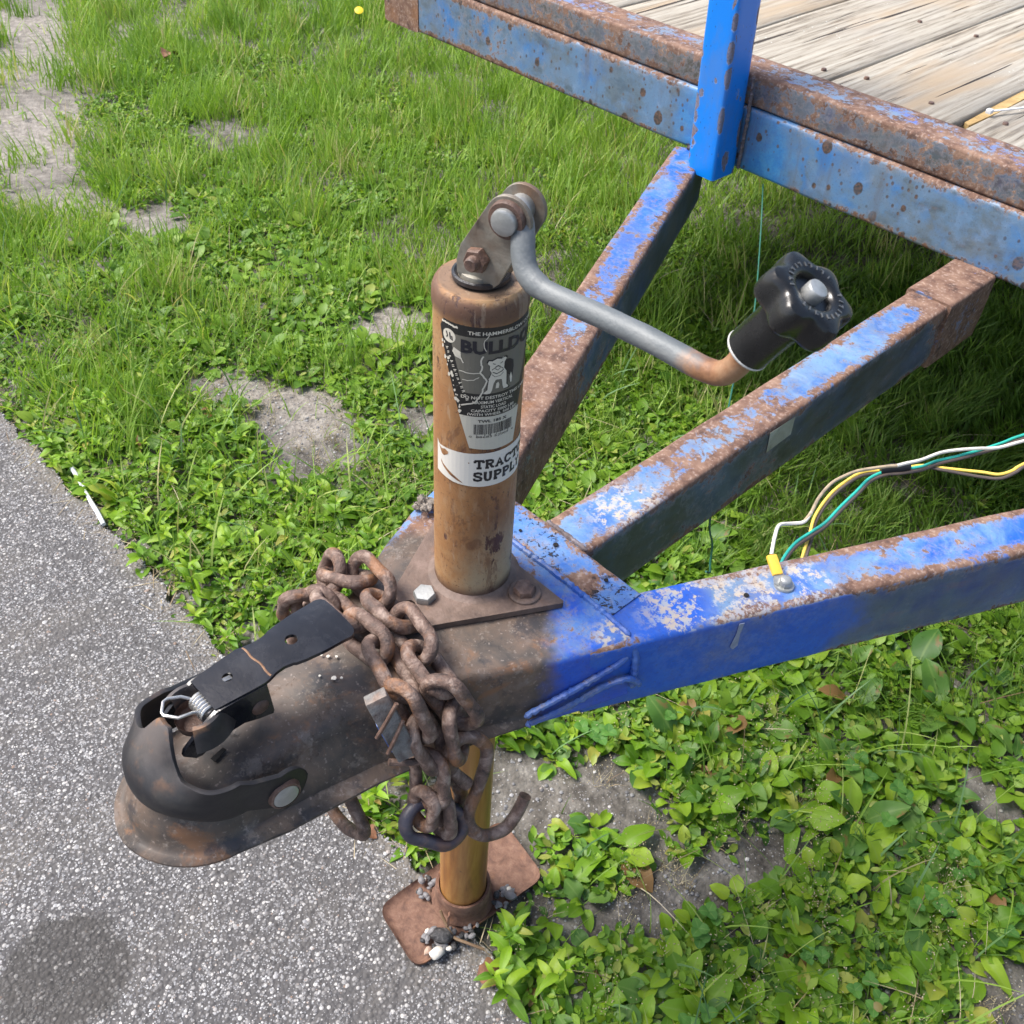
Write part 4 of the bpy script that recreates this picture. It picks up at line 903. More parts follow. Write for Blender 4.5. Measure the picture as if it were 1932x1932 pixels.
poly(b, [(dg(-31), 224), (dg(-22), 222), (dg(-21), 217), (dg(-29), 218), (dg(-33), 221)], .47)
# the dog emblem
dx, dz_ = dg(22), 207.
def dog(pts, m, base): b.m = m; poly(b, [(dx+x, dz_+y) for x, y in pts], base+.16, step=2.)
dog([(4, 9), (8.5, 9.2), (11.5, 7), (12, 2), (11.4, -4), (10.5, -8), (9, -8.5), (8.6, -3), (6, 1), (3, 3)], 4, .44)
sil = [(-6, -13.5), (-3.6, -13.2), (-2.6, -11), (-1.7, -6), (0, -3.6), (3.4, -4), (4.2, -9), (5, -11.4), (7.6, -11.4), (8.4, -10.6), (6.8, -8.6), (6.6, -3), (6.4, 1), (4.6, 4), (4.8, 8), (6.2, 10.4), (5, 11.6), (3, 10.6), (0, 11.4), (-3, 10), (-5, 10.4), (-5.8, 8.6), (-4.4, 7), (-4.4, 4), (-3, 1.4), (-4.6, -2), (-5.2, -7), (-5.4, -10.4), (-7.2, -12.2), (-8, -13)]
dog([(x*1.13+.1, (y+1)*1.07-1) for x, y in sil], 4, .46); dog(sil, 3, .52)
dog([(9.6, -8.6), (10.8, -8.6), (11, -5), (10, -1), (9, -4)], 3, .52); dog([(-.4, -10), (1.6, -10), (2, -7.4), (1.2, -5.4), (0, -6.4)], 3, .52)
b.m = 4
for pts, wd in (([(-2.6, 8.4), (-1, 7.6)], .5), ([(3.6, 8.6), (2, 7.7)], .5), ([(-1.2, 5.4), (.6, 6.4), (2.2, 5.4)], .7), ([(-3.2, 3.8), (-1.6, 5), (.6, 3.2), (2.6, 5), (4, 3.6)], .45), ([(-2.6, 2.2), (0, .8), (3, 1.8), (4.4, 3)], .6), ([(-3, .6), (-1, -1.4), (2.4, -1), (4.4, 1)], .35), ([(-.4, -3.8), (-.6, -5)], .4)):
    ribbon(b, [(dx+x, dz_+y) for x, y in pts], wd, .76)
b.m = 5
put_text(b, 'BULLDOG', dg(-22.5), 222.6, 11.6, dg(94), .5, .66)
b.m = 4
put_text(b, 'TWL 185 X', dg(8)-3.5, 171.7, 3.0, dg(39), .07, .58)
u = dg(-3.6); R5 = random.Random(4)
while u < dg(49): wd = R5.choice([.25, .3, .5, .75]); ribbon(b, [(u, 162.3-(1.2 if R5.random() < .1 else 0)), (u, 170.2)], wd, .44); u += wd+R5.choice([.25, .3, .5])
put_text(b, '0  88683 52009  6', dg(-10), 159.6, 2.2, dg(52), .0, .55)
ribbon(b, [(dg(-42), 233), (dg(-40), 230), (dg(-42), 229)], .9, .48); ribbon(b, [(dg(-37), 233), (dg(-36), 229), (dg(-33), 228), (dg(-34), 231)], .9, .48)
b.build('maker_label', [L_black, L_grey, L_white, L_cream, L_ink, L_navy], jack, smooth=False, recalc=False)
b = MB(); b.m = 0
poly(b, [(dg(-60), 147.5), (dg(-57), 145), (dg(-54), 144.2), (dg(-30), 145.6), (dg(4), 146.6), (dg(50), 146.8), (dg(100), 146.5), (dg(100), 119), (dg(50), 118.6), (dg(5), 118.4), (dg(-30), 119), (dg(-60), 121.4)], .30)
b.m = 1
poly(b, [(dg(-56), 143.6), (dg(-50), 142), (dg(-44), 143.5), (dg(-38), 142.4), (dg(-39), 140.2), (dg(-43), 138.8), (dg(-46), 137.4), (dg(-50), 138)], .40)
poly(b, [(dg(-52), 133), (dg(-48), 130.4), (dg(-38), 127.4), (dg(-26), 124), (dg(-18), 121.2), (dg(-16), 120.2), (dg(-24), 121.4), (dg(-36), 124), (dg(-46), 127.6), (dg(-51), 130.6)], .40)
poly(b, circ(dg(-9), 138.4, .5, 6), .4)
G = {'T': [[(0, 1), (1, 1)], [(.5, 0), (.5, 1)], [(.22, 0), (.78, 0)], [(.04, 1), (.04, .72)], [(.96, 1), (.96, .72)]], 'R': [[(.2, 0), (.2, 1)], [(0, 0), (.42, 0)], [(0, 1), (.62, 1), (.84, .88), (.84, .66), (.64, .52), (.2, .52)], [(.5, .52), (.8, .02), (1.02, .02)]],
     'A': [[(.16, 0), (.5, 1), (.84, 0)], [(.28, .34), (.72, .34)], [(-.04, 0), (.34, 0)], [(.64, 0), (1.04, 0)]], 'C': [[(.9, .66), (.88, .95), (.6, 1), (.3, .97), (.1, .7), (.1, .3), (.3, .03), (.6, 0), (.92, .2)]],
     'O': [[(.5, 1), (.22, .95), (.08, .68), (.08, .32), (.22, .05), (.5, 0), (.78, .05), (.92, .32), (.92, .68), (.78, .95), (.5, 1)]], 'S': [[(.88, .7), (.84, .95), (.5, 1), (.16, .92), (.12, .68), (.3, .56), (.7, .46), (.9, .3), (.84, .06), (.5, 0), (.14, .06), (.1, .3)]],
     'U': [[(.18, 1), (.18, .3), (.3, .04), (.5, 0), (.7, .04), (.82, .3), (.82, 1)], [(0, 1), (.38, 1)], [(.62, 1), (1, 1)]], 'P': [[(.24, 0), (.24, 1)], [(.04, 0), (.5, 0)], [(.04, 1), (.66, 1), (.9, .88), (.9, .62), (.66, .48), (.24, .48)]],
     'L': [[(.24, 0), (.24, 1)], [(.04, 1), (.46, 1)], [(.04, 0), (.92, 0), (.92, .3)]], 'Y': [[(.1, 1), (.5, .5), (.9, 1)], [(.5, 0), (.5, .5)], [(.28, 0), (.72, 0)]]}
b.m = 2
def slab(word, u0, v0, wl, h, st):
    for i, ch in enumerate(word):
        for s_ in G[ch]: ribbon(b, [(u0+i*wl+x*wl*.86, v0+st/2+y*(h-st)) for x, y in s_], st, .5)
slab('TRACTOR', dg(-1.5), 133.6, 6.9, 7.8, 1.75); slab('SUPPLY CO'.replace(' CO', ''), dg(-2.6), 122.9, 6.6, 8.4, 1.9)
b.build('store_label', [L_band, M_jack, L_ink], jack, smooth=False, recalc=False)

# ------------------------------------------------------------------ safety chain: every link is its own part
CAMDIR = Vector((.59, -.31, .75)); NS = Vector((.90, -.30, .30)); NT = Vector((.12, -.05, 1))
def chain_link(A, B, nrm, roll, r=4.95, wid=33.5, mat=M_chain, parent=None, name='chain_link', seed=0):
    A, B = Vector(A), Vector(B); c = (A+B)/2; t = (B-A).normalized(); n = (nrm-t*nrm.dot(t)).normalized()
    n = Matrix.Rotation(math.radians(roll), 3, t) @ n; u = t.cross(n).normalized(); L = (B-A).length/2-r; W_ = wid/2-r; pts = []
    s_ = max(L-W_, 1.)
    for k in range(13): a = -math.pi/2+math.pi*k/12; pts.append(c+t*(s_+W_*math.cos(a))+u*(W_*math.sin(a)))
    for k in (1, 2, 3): pts.append(c+t*(s_-2*s_*k/4)+u*W_*(.96 if k == 2 else .98))
    for k in range(13): a = math.pi/2+math.pi*k/12; pts.append(c+t*(-s_+W_*math.cos(a))+u*(W_*math.sin(a)))
    for k in (1, 2, 3): pts.append(c+t*(-s_+2*s_*k/4)-u*W_*(.96 if k == 2 else .98))
    R = random.Random(seed); n_ = len(pts); rr = [r*(1+.05*math.sin(i*.7+seed)) for i in range(n_)]
    b = MB(); b.tube(pts, rr, 14, closed=True, wob=.10); return b.build(name, mat, parent)
def chain(links, label, extra=None):
    root = tag(empty('safety_chain', (40, -105, 8)), label, 'chain')
    for i, L in enumerate(links):
        A, B, s_ = L[0], L[1], L[2]; nb = (NT if s_ == 'T' else (NT+NS*1.1 if s_ == 'M' else NS))
        nb = (nb.normalized()+CAMDIR.normalized()*.9).normalized()
        o = chain_link(A, B, nb, L[3], mat=L[4] if len(L) > 4 else M_chain, wid=L[5] if len(L) > 5 else 33.5, seed=i)
        o.parent = root; o.matrix_parent_inverse = Matrix.Translation(-root.location)
    return root
LA = [((-62, -110, -66), (-70, -112, -20), 'T', 35), ((-58, -113, 17), (-76, -110, -32), 'T', -50), ((-70, -115, -14), (-37, -97, 15), 'T', 48), ((-54, -103, 15), (-2, -99, 15), 'T', -48),
      ((-23, -104, 13), (29, -100, 14), 'T', 48), ((6, -99, 16), (63, -111, 8), 'M', -46), ((55, -117, 29), (75, -110, -24), 'S', 62), ((66, -113, -3), (86, -102, -51), 'S', -44),
      ((77, -108, -32), (91, -118, -83), 'S', 48), ((88, -107, -62), (94, -97, -112), 'S', -25), ((87, -118, -60), (91, -128, -98), 'S', 55, M_chain, 28), ((89, -110, -66), (101, -115, -112), 'S', 60, M_chain, 28),
      ((82, -138, -80), (109, -99, -113), 'S', -8, M_chaindark, 36)]
LB = [((-80, -97, -22), (-51, -80, 15), 'T', -40), ((-64, -74, 26), (-72, -87, -14), 'T', 40), ((-79, -80, 0), (-31, -71, 20), 'T', -46), ((-63, -66, 16), (-8, -70, 15), 'T', 48),
      ((-31, -75, 14), (19, -76, 14), 'T', -48), ((-4, -72, 15), (50, -82, 15), 'T', 48), ((25, -82, 14), (76, -86, 3), 'M', -46), ((64, -94, 23), (87, -77, -28), 'S', 44), ((75, -87, -2), (91, -89, -51), 'S', -58)]
chain(LA, 'rusty chain strand nearest the latch lever, ending in a dark blue loose link')
chain(LB, 'rusty chain strand nearest the jack, its lower end holding an S-hook')
b = MB(); hp = [(98, -90, -72), (91, -97, -58), (86, -99, -44), (85, -89, -33), (89, -79, -34), (95, -71, -46), (99, -74, -60), (102, -84, -80), (104, -94, -99), (109, -95, -113), (116, -87, -123), (121, -72, -124), (122, -61, -113), (121, -53, -100)]
P = smooth_path(hp, 7); b.tube(P, [4.9]*len(P), 14, wob=.08); hk = b.build('s_hook', M_chain); tag(hk, 'rusty open S-hook hanging from the chain in front of the jack tube', 'hook')
b = MB(); P = smooth_path([(14, -146, -62), (30, -150, -86), (43, -151, -103), (53, -151, -118), (52, -151, -131), (40, -151, -143), (24, -151, -152), (6, -150, -149), (-6, -148, -132), (-9, -146, -100), (-6, -146, -64)], 7); b.tube(P, [4.9]*len(P), 14, wob=.08)
tag(b.build('s_hook', M_chain), 'rusty hook end hanging below the coupler plate over the asphalt', 'hook')
# square bar caught beside the chain, with bent nails
SB = tag(empty('steel_bar', (60, -127, 0)), 'short square grey steel bar with rusty nails caught beside the chain', 'metal bar')
def keep(o, root): o.parent = root; o.matrix_parent_inverse = Matrix.Translation(-root.location); return o
b = MB(); a = Vector((51.5, -132, 27)); d = Vector((71.5, -123, -25)); t = (a-d).normalized(); n = (Vector((.86, -.45, .38))-t*Vector((.86, -.45, .38)).dot(t)).normalized(); u = t.cross(n)
Rm = Matrix((u, n, t)).transposed(); b.box((a+d)/2+n*4.5, (15, 10, (a-d).length), Rm, 1.2)
o = keep(b.build('bar', simple_metal('grey_scaled_bar', (.08, .06, .055), (.17, .165, .16), (.26, .25, .235), .6, sc=80, bump=.8, orange=.25)), SB)
b = MB(); b.box((a+d)/2-u*7.9+n*2-t*8, (1.6, 6, 26), Rm, .5); keep(b.build('blue_paint_fleck', M_weld), SB)
for p, q in (((59, -139, 0), (61, -123, 25)), ((66, -136, -13), (65.5, -122, 10))):
    b = MB(); p, q = Vector(p)+n*9, Vector(q)+n*9; b.tube([p, p.lerp(q, .5)+n*.6, q], 1.45, 8); keep(b.build('nail', M_boltrust), SB)
b = MB(); b.tube([(69, -136, -30), (74, -128, -33), (81, -117, -34)], [2.6, 2.4, 2.8], 9); keep(b.build('nail', M_chain), SB)
# ------------------------------------------------------------------ wiring
WH = tag(empty('wiring_harness', (150, 366, 3)), 'loose taped bundle of white, green, yellow and brown trailer wires above the right tongue member', 'wiring')
def wire(name, pts, r, mat, root, k=5): b = MB(); P = smooth_path(pts, k); b.tube(P, [r]*len(P), 8); return keep(b.build(name, mat), root)
Wp = [(141.5, 185, 12), (134, 198, 17), (128, 213, 16), (131, 226, 12), (137, 236, 12), (135, 249, 13), (129, 269, 13), (126, 291, 14), (128, 309, 14), (133, 324, 15), (146, 344, 17), (152, 351, 18), (156, 360, 18.5), (162, 375, 18), (168, 397, 18), (177, 414, 18), (188, 428, 19), (199, 443, 19), (210, 469, 20), (240, 540, 22), (300, 680, 30)]
wire('white_wire', Wp[:6], 1.5, M_wwhite, WH); wire('weathered_wire', Wp[4:12], 1.5, M_wtan, WH); wire('white_wire', Wp[11:], 1.5, M_wwhite, WH)
Y = [(165, 205, -60), (156, 216, -30), (149, 227, -12), (139, 251, -10), (130, 272, -8), (124, 303, -6), (125, 328, -3), (129, 345, -1), (141, 360, 1), (148, 366, 3), (161, 386, 5), (174, 393, 7), (190, 403, 9), (204, 410, 12), (215, 415, 14), (221, 426, 16), (224, 440, 18), (240, 500, 20), (290, 640, 26)]
wire('yellow_wire', Y, 1.4, M_wyellow, WH); wire('brown_wire', [(x+3.0, y-1.2+1.8*math.sin(i*.9), z-1+1.5*math.sin(i*1.3)) for i, (x, y, z) in enumerate(Y)], 1.5, M_wbrown, WH)
Gp = [(165, 180, -50), (152, 190, -20), (144, 202, -8), (139, 227, -6), (141, 248, -4), (143, 265, -2), (141, 289, -1), (140, 314, 1), (139, 337, 3), (144, 354, 5), (152, 363, 7), (163, 379, 9), (169, 394, 11), (179, 415, 12), (189, 437, 14), (197, 457, 16), (205, 480, 18), (235, 550, 22), (290, 690, 28)]
wire('green_wire', Gp, 1.35, M_wgreen, WH); wire('dark_wire', [(x+2.4, y-2.2+1.2*math.sin(i*1.1), z-1) for i, (x, y, z) in enumerate(Gp)], 1.5, M_wbrown, WH)
b = MB(); b.tube([(141, 350, 6), (146, 356, 8), (152, 362, 9), (157, 369, 9.5)], [4.6, 5.2, 5.0, 4.3], 14, ellipse=.62, wob=.15); keep(b.build('tape_wrap', M_wblack), WH)
b = MB(); q = Vector((155.6, 176.8, 5))-Vector((141, 185.5, 11)); mid = Vector((148.3, 181, 8)); tq = q.normalized(); nq = Vector((0, 0, 1)); nq = (nq-tq*nq.dot(tq)).normalized(); uq = tq.cross(nq)
b.box(mid, (8.2, 4.2, q.length*.95), Matrix((uq, nq, tq)).transposed(), 1.3); keep(b.build('crimp_sleeve', M_crimp), WH)
b = MB(); b.plate([(-3, -1), (3, -1), (6.5, 6), (7.6, 10), (6, 15), (0, 18), (-6, 15), (-7.6, 10), (-6.5, 6)], 1.1, lambda u_, v, w_: (155.5+v*.66+u_*.62, 177.3-v*.2*.9+u_*.75, 4.6-v*.23+w_)); keep(b.build('ring_terminal', M_zinc), WH)
gw = [(-285, 770, -8), (-229, 699, -40), (-145, 580, -68), (-106, 506, -84), (-84, 464, -90), (19, 298, -97), (55, 250, -84), (80, 208, -60), (98, 178, -38), (104, 160, -20)]
b = MB(); P = smooth_path(gw, 6); b.tube(P, [.95]*len(P), 8); tag(b.build('green_wire', M_wdgreen), 'thin green wire dangling beneath the front beam behind the crank knob', 'wire')
b = MB(); b.box((-86.7, 913.9, 117), (7, 8, 5), None, .8); b.box((-66, 961, 117), (3.4, 100, 1.4), Matrix.Rotation(-.41, 3, 'Z'), .3); tag(b.build('cable_tie', M_tie), 'white plastic cable tie lying on the deck boards', 'cable tie')
b = MB(); P = [(-958, 4, -518), (-925, -1, -517), (-900, -4, -517.5), (-899, -4.6, -518), (-860, -11, -518), (-835, -14, -517.5), (-806, -19, -519)]; b.tube(P, [3.6, 3.6, 3.5, 2.2, 3.5, 3.6, 3.4], 14)
tag(b.build('drinking_straw', M_stick), 'crumpled white straw lying at the edge of the asphalt beside the weeds', 'straw')
def deadleaf(loc, s_, rz, label):
    b = MB(); vs = []; n = 9
    for i in range(n):
        t = i/(n-1); wd = math.sin(math.pi*min(1, t*1.02)**.8)*.42*(1+.18*math.sin(i*2.2))
        for c in (-1, -.5, 0, .5, 1): vs.append((s_*(t-.5), s_*wd*c, s_*(.22*abs(c)**1.5*wd*2+.12*math.sin(t*5)+.04*math.sin(i*3+c*4))))
    R_ = Matrix.Rotation(rz, 3, 'Z'); b.add([Vector(loc)+R_ @ Vector(v) for v in vs], [(i*5+k, i*5+k+1, i*5+k+6, i*5+k+5) for i in range(n-1) for k in range(4)])
    tag(b.build('dead_leaf', M_deadleaf), label, 'leaf')
deadleaf((86, -34, -519), 34, 1.0, 'curled brown dead leaf at the front corner of the jack foot')
deadleaf((-130, -30, -521), 20, .3, 'small rust brown dead leaf on the asphalt edge under the coupler')
deadleaf((-2476, 1039, -490), 60, 2., 'brown dead leaf caught in the tall grass far beyond the jack')
b = MB(); b.tube([(205, 395, -519), (225, 405, -516), (258, 416, -517)], [2.5, 3.2, 2], 8); tag(b.build('twig', M_straw), 'dry brown stem lying on bare soil among the broad-leaved weeds', 'twig')
def pebble(loc, s_, mat, label, seed, fl=.7, group=None):
    v, f = ico(seed, fl, 2); R = random.Random(seed); a = R.uniform(0, 6)
    b = MB(); M_ = Matrix.Rotation(a, 3, 'Z'); vs = []
    for q in v: q = Vector(q).normalized(); q = q*(1+.22*mnoise.noise(q*1.3+Vector((seed, 0, 0)))); vs.append(Vector(loc)+M_ @ Vector((q.x*s_*1.2, q.y*s_*.85, q.z*s_*fl)))
    bm = bmesh.new(); bmesh.ops.create_icosphere(bm, subdivisions=2, radius=1); ff = [[x.index for x in p.verts] for p in bm.faces]; co = [p.co.copy() for p in bm.verts]; bm.free()
    vs = [Vector(loc)+M_ @ Vector((q.x*s_*1.2, q.y*s_*.85, q.z*s_*fl))*(1+.25*mnoise.noise(q*1.4+Vector((seed, 0, 0)))) for q in co]
    b.add(vs, ff); o = b.build('pebble', mat, org=loc); tag(o, label, 'pebble', group); return o
M_pw = simple_metal('white_quartz', (.40, .37, .32), (.58, .55, .49), (.68, .65, .6), .6, sc=40); M_pg = simple_metal('grey_stone', (.10, .098, .10), (.17, .165, .17), (.26, .25, .25), .6, sc=60)
M_pt = simple_metal('tarry_lump', (.016, .016, .018), (.035, .034, .036), (.16, .155, .15), .5, sc=130, bump=1.); M_pp = simple_metal('pinkish_stone', (.30, .2, .15), (.40, .28, .21), (.5, .38, .3), .7)
pebble((31, -64, -513), 7.6, M_pw, 'white triangular pebble in the front corner of the jack foot', 3, .6)
pebble((21, -49, -511), 10.5, M_pt, 'largest black tarry lump with white flecks on the jack foot', 5, .7)
pebble((22, -69, -515), 4.4, M_pp, 'pinkish pebble touching the white pebble on the jack foot', 7)
pebble((10, -52, -514), 5.5, M_pg, 'grey block-shaped stone left of the tarry lump on the jack foot', 8, .9)
pebble((-43, -24, -514), 4.6, M_pg, 'pale grey pebble by the rear left edge of the jack foot', 9)
pebble((37, 38, -514), 6.2, M_pg, 'flat grey stone on the jack foot beside the leafy weed', 10)
R9 = random.Random(12)
for k in range(95):
    c = R9.choice([(24, -44, 14), (22, -50, 14), (-38, -18, 9), (-30, -30, 8), (34, 30, 12), (28, 36, 10), (40, -22, 12), (14, -58, 9)]); a = R9.uniform(0, 6.28); d_ = c[2]*math.sqrt(R9.random())
    x, y = c[0]+d_*math.cos(a), c[1]+d_*math.sin(a)
    if math.hypot(x, y) < 33: continue
    s_ = R9.uniform(1.6, 4.2); pebble((x, y, -518.5+s_*.5), s_, R9.choice([M_pg, M_pg, M_pt, M_pw if R9.random() < .3 else M_pg]), 'small gravel grain heaped on the rusty jack foot', 20+k, group='small gravel on the jack foot')
b = MB(); b.tube(smooth_path([(4, -36, -497), (14, -38, -505), (30, -40, -512), (46, -34, -510), (62, -24, -514)], 5), 1.7, 7); tag(b.build('twig', M_straw), 'thin grey stem curling round the collar of the jack foot', 'twig')

R7 = random.Random(3)
for k, (x, y, r) in enumerate(((-8, -127, 1.7), (-4, -123, 1.1), (-12, -130, 1.0), (10, -135, 1.9), (13, -131, 1.0), (2, -141, .9))):
    b = MB(); b.plate([(x+r*R7.uniform(.6, 1.2)*math.cos(a), y+r*R7.uniform(.6, 1.2)*math.sin(a)) for a in (0, .9, 1.8, 2.7, 3.6, 4.5, 5.4)], .5, lambda u, v, w_: (u, v, 2.9+w_)); b.build('pale_fleck', M_pw, cp)
b = MB(); R8 = random.Random(8)
for k in range(9):
    c = Vector((-80+R8.uniform(-6, 6), 21+R8.uniform(-7, 7), 7+R8.uniform(-2, 4))); bm = bmesh.new(); bmesh.ops.create_icosphere(bm, subdivisions=2, radius=1)
    b.add([c+Vector((q.co.x*R8.uniform(3, 4.5), q.co.y*3.6, q.co.z*3))*(1+.5*mnoise.noise(q.co*2+Vector((k, 0, 0)))) for q in bm.verts], [[x.index for x in f.verts] for f in bm.faces]); bm.free()
for k in range(16): p = Vector((-80+R8.uniform(-6, 6), 21+R8.uniform(-7, 7), 8)); b.tube([p, p+Vector((R8.uniform(-9, 9), R8.uniform(-9, 9), R8.uniform(1, 7)))], .5, 4)
tag(b.build('mud_clump', simple_metal('dry_mud', (.10, .085, .07), (.22, .19, .16), (.36, .32, .28), .9, sc=200, bump=1.)), 'dried grey clump of mud and grass on the plate behind the jack tube', 'mud')
fr = tag(empty('yellow_flower', (-2360, 1640, -470)), 'tiny yellow flower in the grass left of the front beam end', 'flower')
b = MB(); b.tube([(-2360, 1640, -528), (-2358, 1638, -440)], 1.6, 5); keep(b.build('stem', M_leafdark), fr)
b = MB(); b.lathe([(0, 3), (9, 2), (14, 0), (9, -3), (0, -5)], (-2358, 1638, -438), 12, axis=(.5, -.4, 1)); keep(b.build('petals', plastic('dandelion_yellow', (.85, .62, .02), .6, .1)), fr)
# ------------------------------------------------------------------ vegetation
def leaf_mesh(name, L, Wd, mat, shape=1., fold=.25, curl=.25, stalk=.2, wave=0., seed=0, n=8):
    vs = []; ed = []; fs = []; cs = (-1, -.55, 0, .55, 1)
    for i in range(n+1):
        t = i/n; q = 0 if t < stalk else (t-stalk)/(1-stalk)
        wd = Wd*.5*max(.045, (math.sin(math.pi*min(1, q**shape)))**.6 if q > 0 else 0); 
        if i == n: wd = .3
        for c in cs: vs.append((L*t, wd*c, -curl*L*t*t+fold*wd*abs(c)+wave*math.sin(t*9+seed+c)*wd*abs(c)+.10*L*math.sin(t*2.6)))
        ed += [abs(c) for c in cs]
    fs = [(i*5+k, (i+1)*5+k, (i+1)*5+k+1, i*5+k+1) for i in range(n) for k in range(4)]
    me = bpy.data.meshes.new(name); me.from_pydata([(a*.001, b_*.001, c*.001) for a, b_, c in vs], [], fs)
    me.attributes.new('edge', 'FLOAT', 'POINT').data.foreach_set('value', ed); me.polygons.foreach_set('use_smooth', [True]*len(fs)); me.materials.append(mat); me.update(); return me
PL = [leaf_mesh('broad_leaf', 46, 24, M_leaf, .85, .22, .18, .25, .25, k) for k in range(2)]+[leaf_mesh('broad_leaf', 40, 18, M_leaf, .9, .3, .3, .25, .35, 3), leaf_mesh('broad_leaf', 34, 19, M_leaf, .95, .15, .1, .28, .2, 5), leaf_mesh('broad_leaf', 44, 15, M_leaf, .95, .4, .5, .2, .5, 21), leaf_mesh('broad_leaf', 30, 13, M_leafdark, .9, .3, -.1, .25, .3, 22), leaf_mesh('broad_leaf', 38, 25, M_leafdark, 1., .12, .35, .3, .35, 23)]
PD = [leaf_mesh('broad_leaf', 70, 36, M_leafdark, .8, .2, .2, .22, .3, 7), leaf_mesh('broad_leaf', 60, 26, M_leafdark, .85, .3, .25, .2, .25, 8)]
SL = [leaf_mesh('narrow_leaf', 34, 11.5, M_leaf, .72, .3, .25, .04, .15, 9), leaf_mesh('narrow_leaf', 28, 10, M_leaf, .75, .25, .1, .04, .2, 10), leaf_mesh('narrow_leaf', 38, 14, M_leaf, .8, .25, .35, .05, .2, 11)]
def stem_mesh(h, lx, ly):
    b = MB(); b.tube([(0, 0, 0), (lx*.3, ly*.3, h*.5), (lx, ly, h)], [1.1, .9, .6], 6); me = bpy.data.meshes.new('stem'); me.from_pydata([tuple(c*.001 for c in v) for v in b.v], [], b.f); me.materials.append(M_leafdark); return me
def kid(name, me, parent, loc, rot, s_):
    o = bpy.data.objects.new(name, me); C.objects.link(o); o.parent = parent; o.location = loc; o.rotation_euler = rot; o.scale = (s_, s_, s_); return o
def gz(x, y): 
    z = float(soil_z(x, y)); return max(z, -526) if y < float(edge_y(x)) else z
def rosette(x, y, s_, leaves, R, label, group, n=7):
    root = empty('plantain_weed', (x, y, gz(x, y)-1)); tag(root, label, 'weed', group); a = R.uniform(0, 6.28)
    for k in range(n):
        a += 2.4+R.uniform(-.4, .4); pitch = -(.12+.75*R.random()**1.3)*(1 if k < n-2 else 1.35); q = s_*R.uniform(.65, 1.12)*(1 if k < n-2 else .75)
        kid('leaf', R.choice(leaves), root, (0, 0, .001), (R.uniform(-.35, .35), pitch, a), q)
def sprig(x, y, s_, R, label, group, nodes=5):
    root = empty('leafy_weed', (x, y, gz(x, y)-1)); tag(root, label, 'weed', group); h = R.uniform(26, 52)*s_; lx, ly = R.uniform(-18, 18)*s_, R.uniform(-18, 18)*s_
    kid('stem', stem_mesh(h, lx, ly), root, (0, 0, 0), (0, 0, 0), 1)
    for i in range(nodes):
        t = (i+.6)/nodes; c = Vector((lx*(.3*2*t if t < .5 else .3+.7*(2*t-1)), ly*(.3*2*t if t < .5 else .3+.7*(2*t-1)), h*t))*.001; a = i*1.57+R.uniform(-.3, .3)
        for d in ((0, math.pi) if i < nodes-1 else (0, 1.6, 3.1, 4.7)):
            kid('leaf', R.choice(SL), root, c, (R.uniform(-.4, .4), -R.uniform(.15, .7)-(.25 if i == nodes-1 else 0), a+d+R.uniform(-.3, .3)), s_*R.uniform(.7, 1.1)*(1-.35*t if i < nodes-1 else .6))
def clover(x, y, s_, R, label, group):
    root = empty('clover_plant', (x, y, gz(x, y))); tag(root, label, 'clover', group)
    for k in range(R.randint(3, 5)):
        a = R.uniform(0, 6.28); d = R.uniform(6, 24)*s_; c = Vector((d*math.cos(a), d*math.sin(a), R.uniform(18, 34)*s_))*.001
        b = MB(); b.tube([(0, 0, 0), tuple(c*1000)], .6, 5); me = bpy.data.meshes.new('stem'); me.from_pydata([tuple(q*.001 for q in v) for v in b.v], [], b.f); me.materials.append(M_leafdark); kid('stem', me, root, (0, 0, 0), (0, 0, 0), 1)
        for j in range(3): kid('leaf', CL, root, c, (0, -.12+R.uniform(-.1, .1), a+2.09*j), s_)
CL = leaf_mesh('clover_leaf', 10.5, 11, M_clover, .8, .12, .0, .0, 0, 1, 5)
def bare(x, y):       # 0..1, how bare the soil is (mm)
    x = np.asarray(x, float); y = np.asarray(y, float); b_ = np.zeros_like(x)
    def seg(ax, ay, bx, by, r):
        t = np.clip(((x-ax)*(bx-ax)+(y-ay)*(by-ay))/max((bx-ax)**2+(by-ay)**2, 1e-6), 0, 1); return np.clip(1.35-np.hypot(x-ax-t*(bx-ax), y-ay-t*(by-ay))/r, 0, 1)
    w_ = 1+.55*(vnoise(x, y, 45, 21)-.5)*2
    for a in ((-45, 120, 15, 235, 44), (15, 225, 150, 190, 38), (150, 190, 215, 330, 34), (90, 60, 150, 150, 34), (480, 345, 560, 400, 50), (-860, 370, -760, 320, 95), (-960, 330, -1010, 300, 60), (-965, 660, -960, 650, 70), (-700, 520, -640, 560, 45),
              (-3300, 950, -2400, 560, 150), (-2400, 560, -1950, 400, 105), (-2000, 900, -1900, 900, 80), (-1650, 520, -1600, 520, 70), (-120, 90, -60, 160, 40), (330, 560, 360, 560, 34)):
        b_ = np.maximum(b_, seg(*a)*w_)
    return np.clip(b_*1.4, 0, 1)
def place(n, xr, yr, gap, R, cond, seed, mg=1.06):
    out_ = []; rr = np.random.default_rng(seed); tries = 0
    while len(out_) < n and tries < n*60:
        tries += 1; x = rr.uniform(*xr); y = rr.uniform(*yr)
        if not cond(x, y) or float(bare(x, y)) > .25+.3*rr.random() or y < float(edge_y(x))+2: continue
        if not in_view(np.array([x]), np.array([y]), np.array([-525.]), mg)[0]: continue
        if any((x-a)**2+(y-b_)**2 < gap*gap for a, b_ in out_): continue
        out_.append((x, y))
    return out_
Rv = random.Random(5)
foot_clear = lambda x, y: not (-70 < x < 58 and -95 < y < 104)
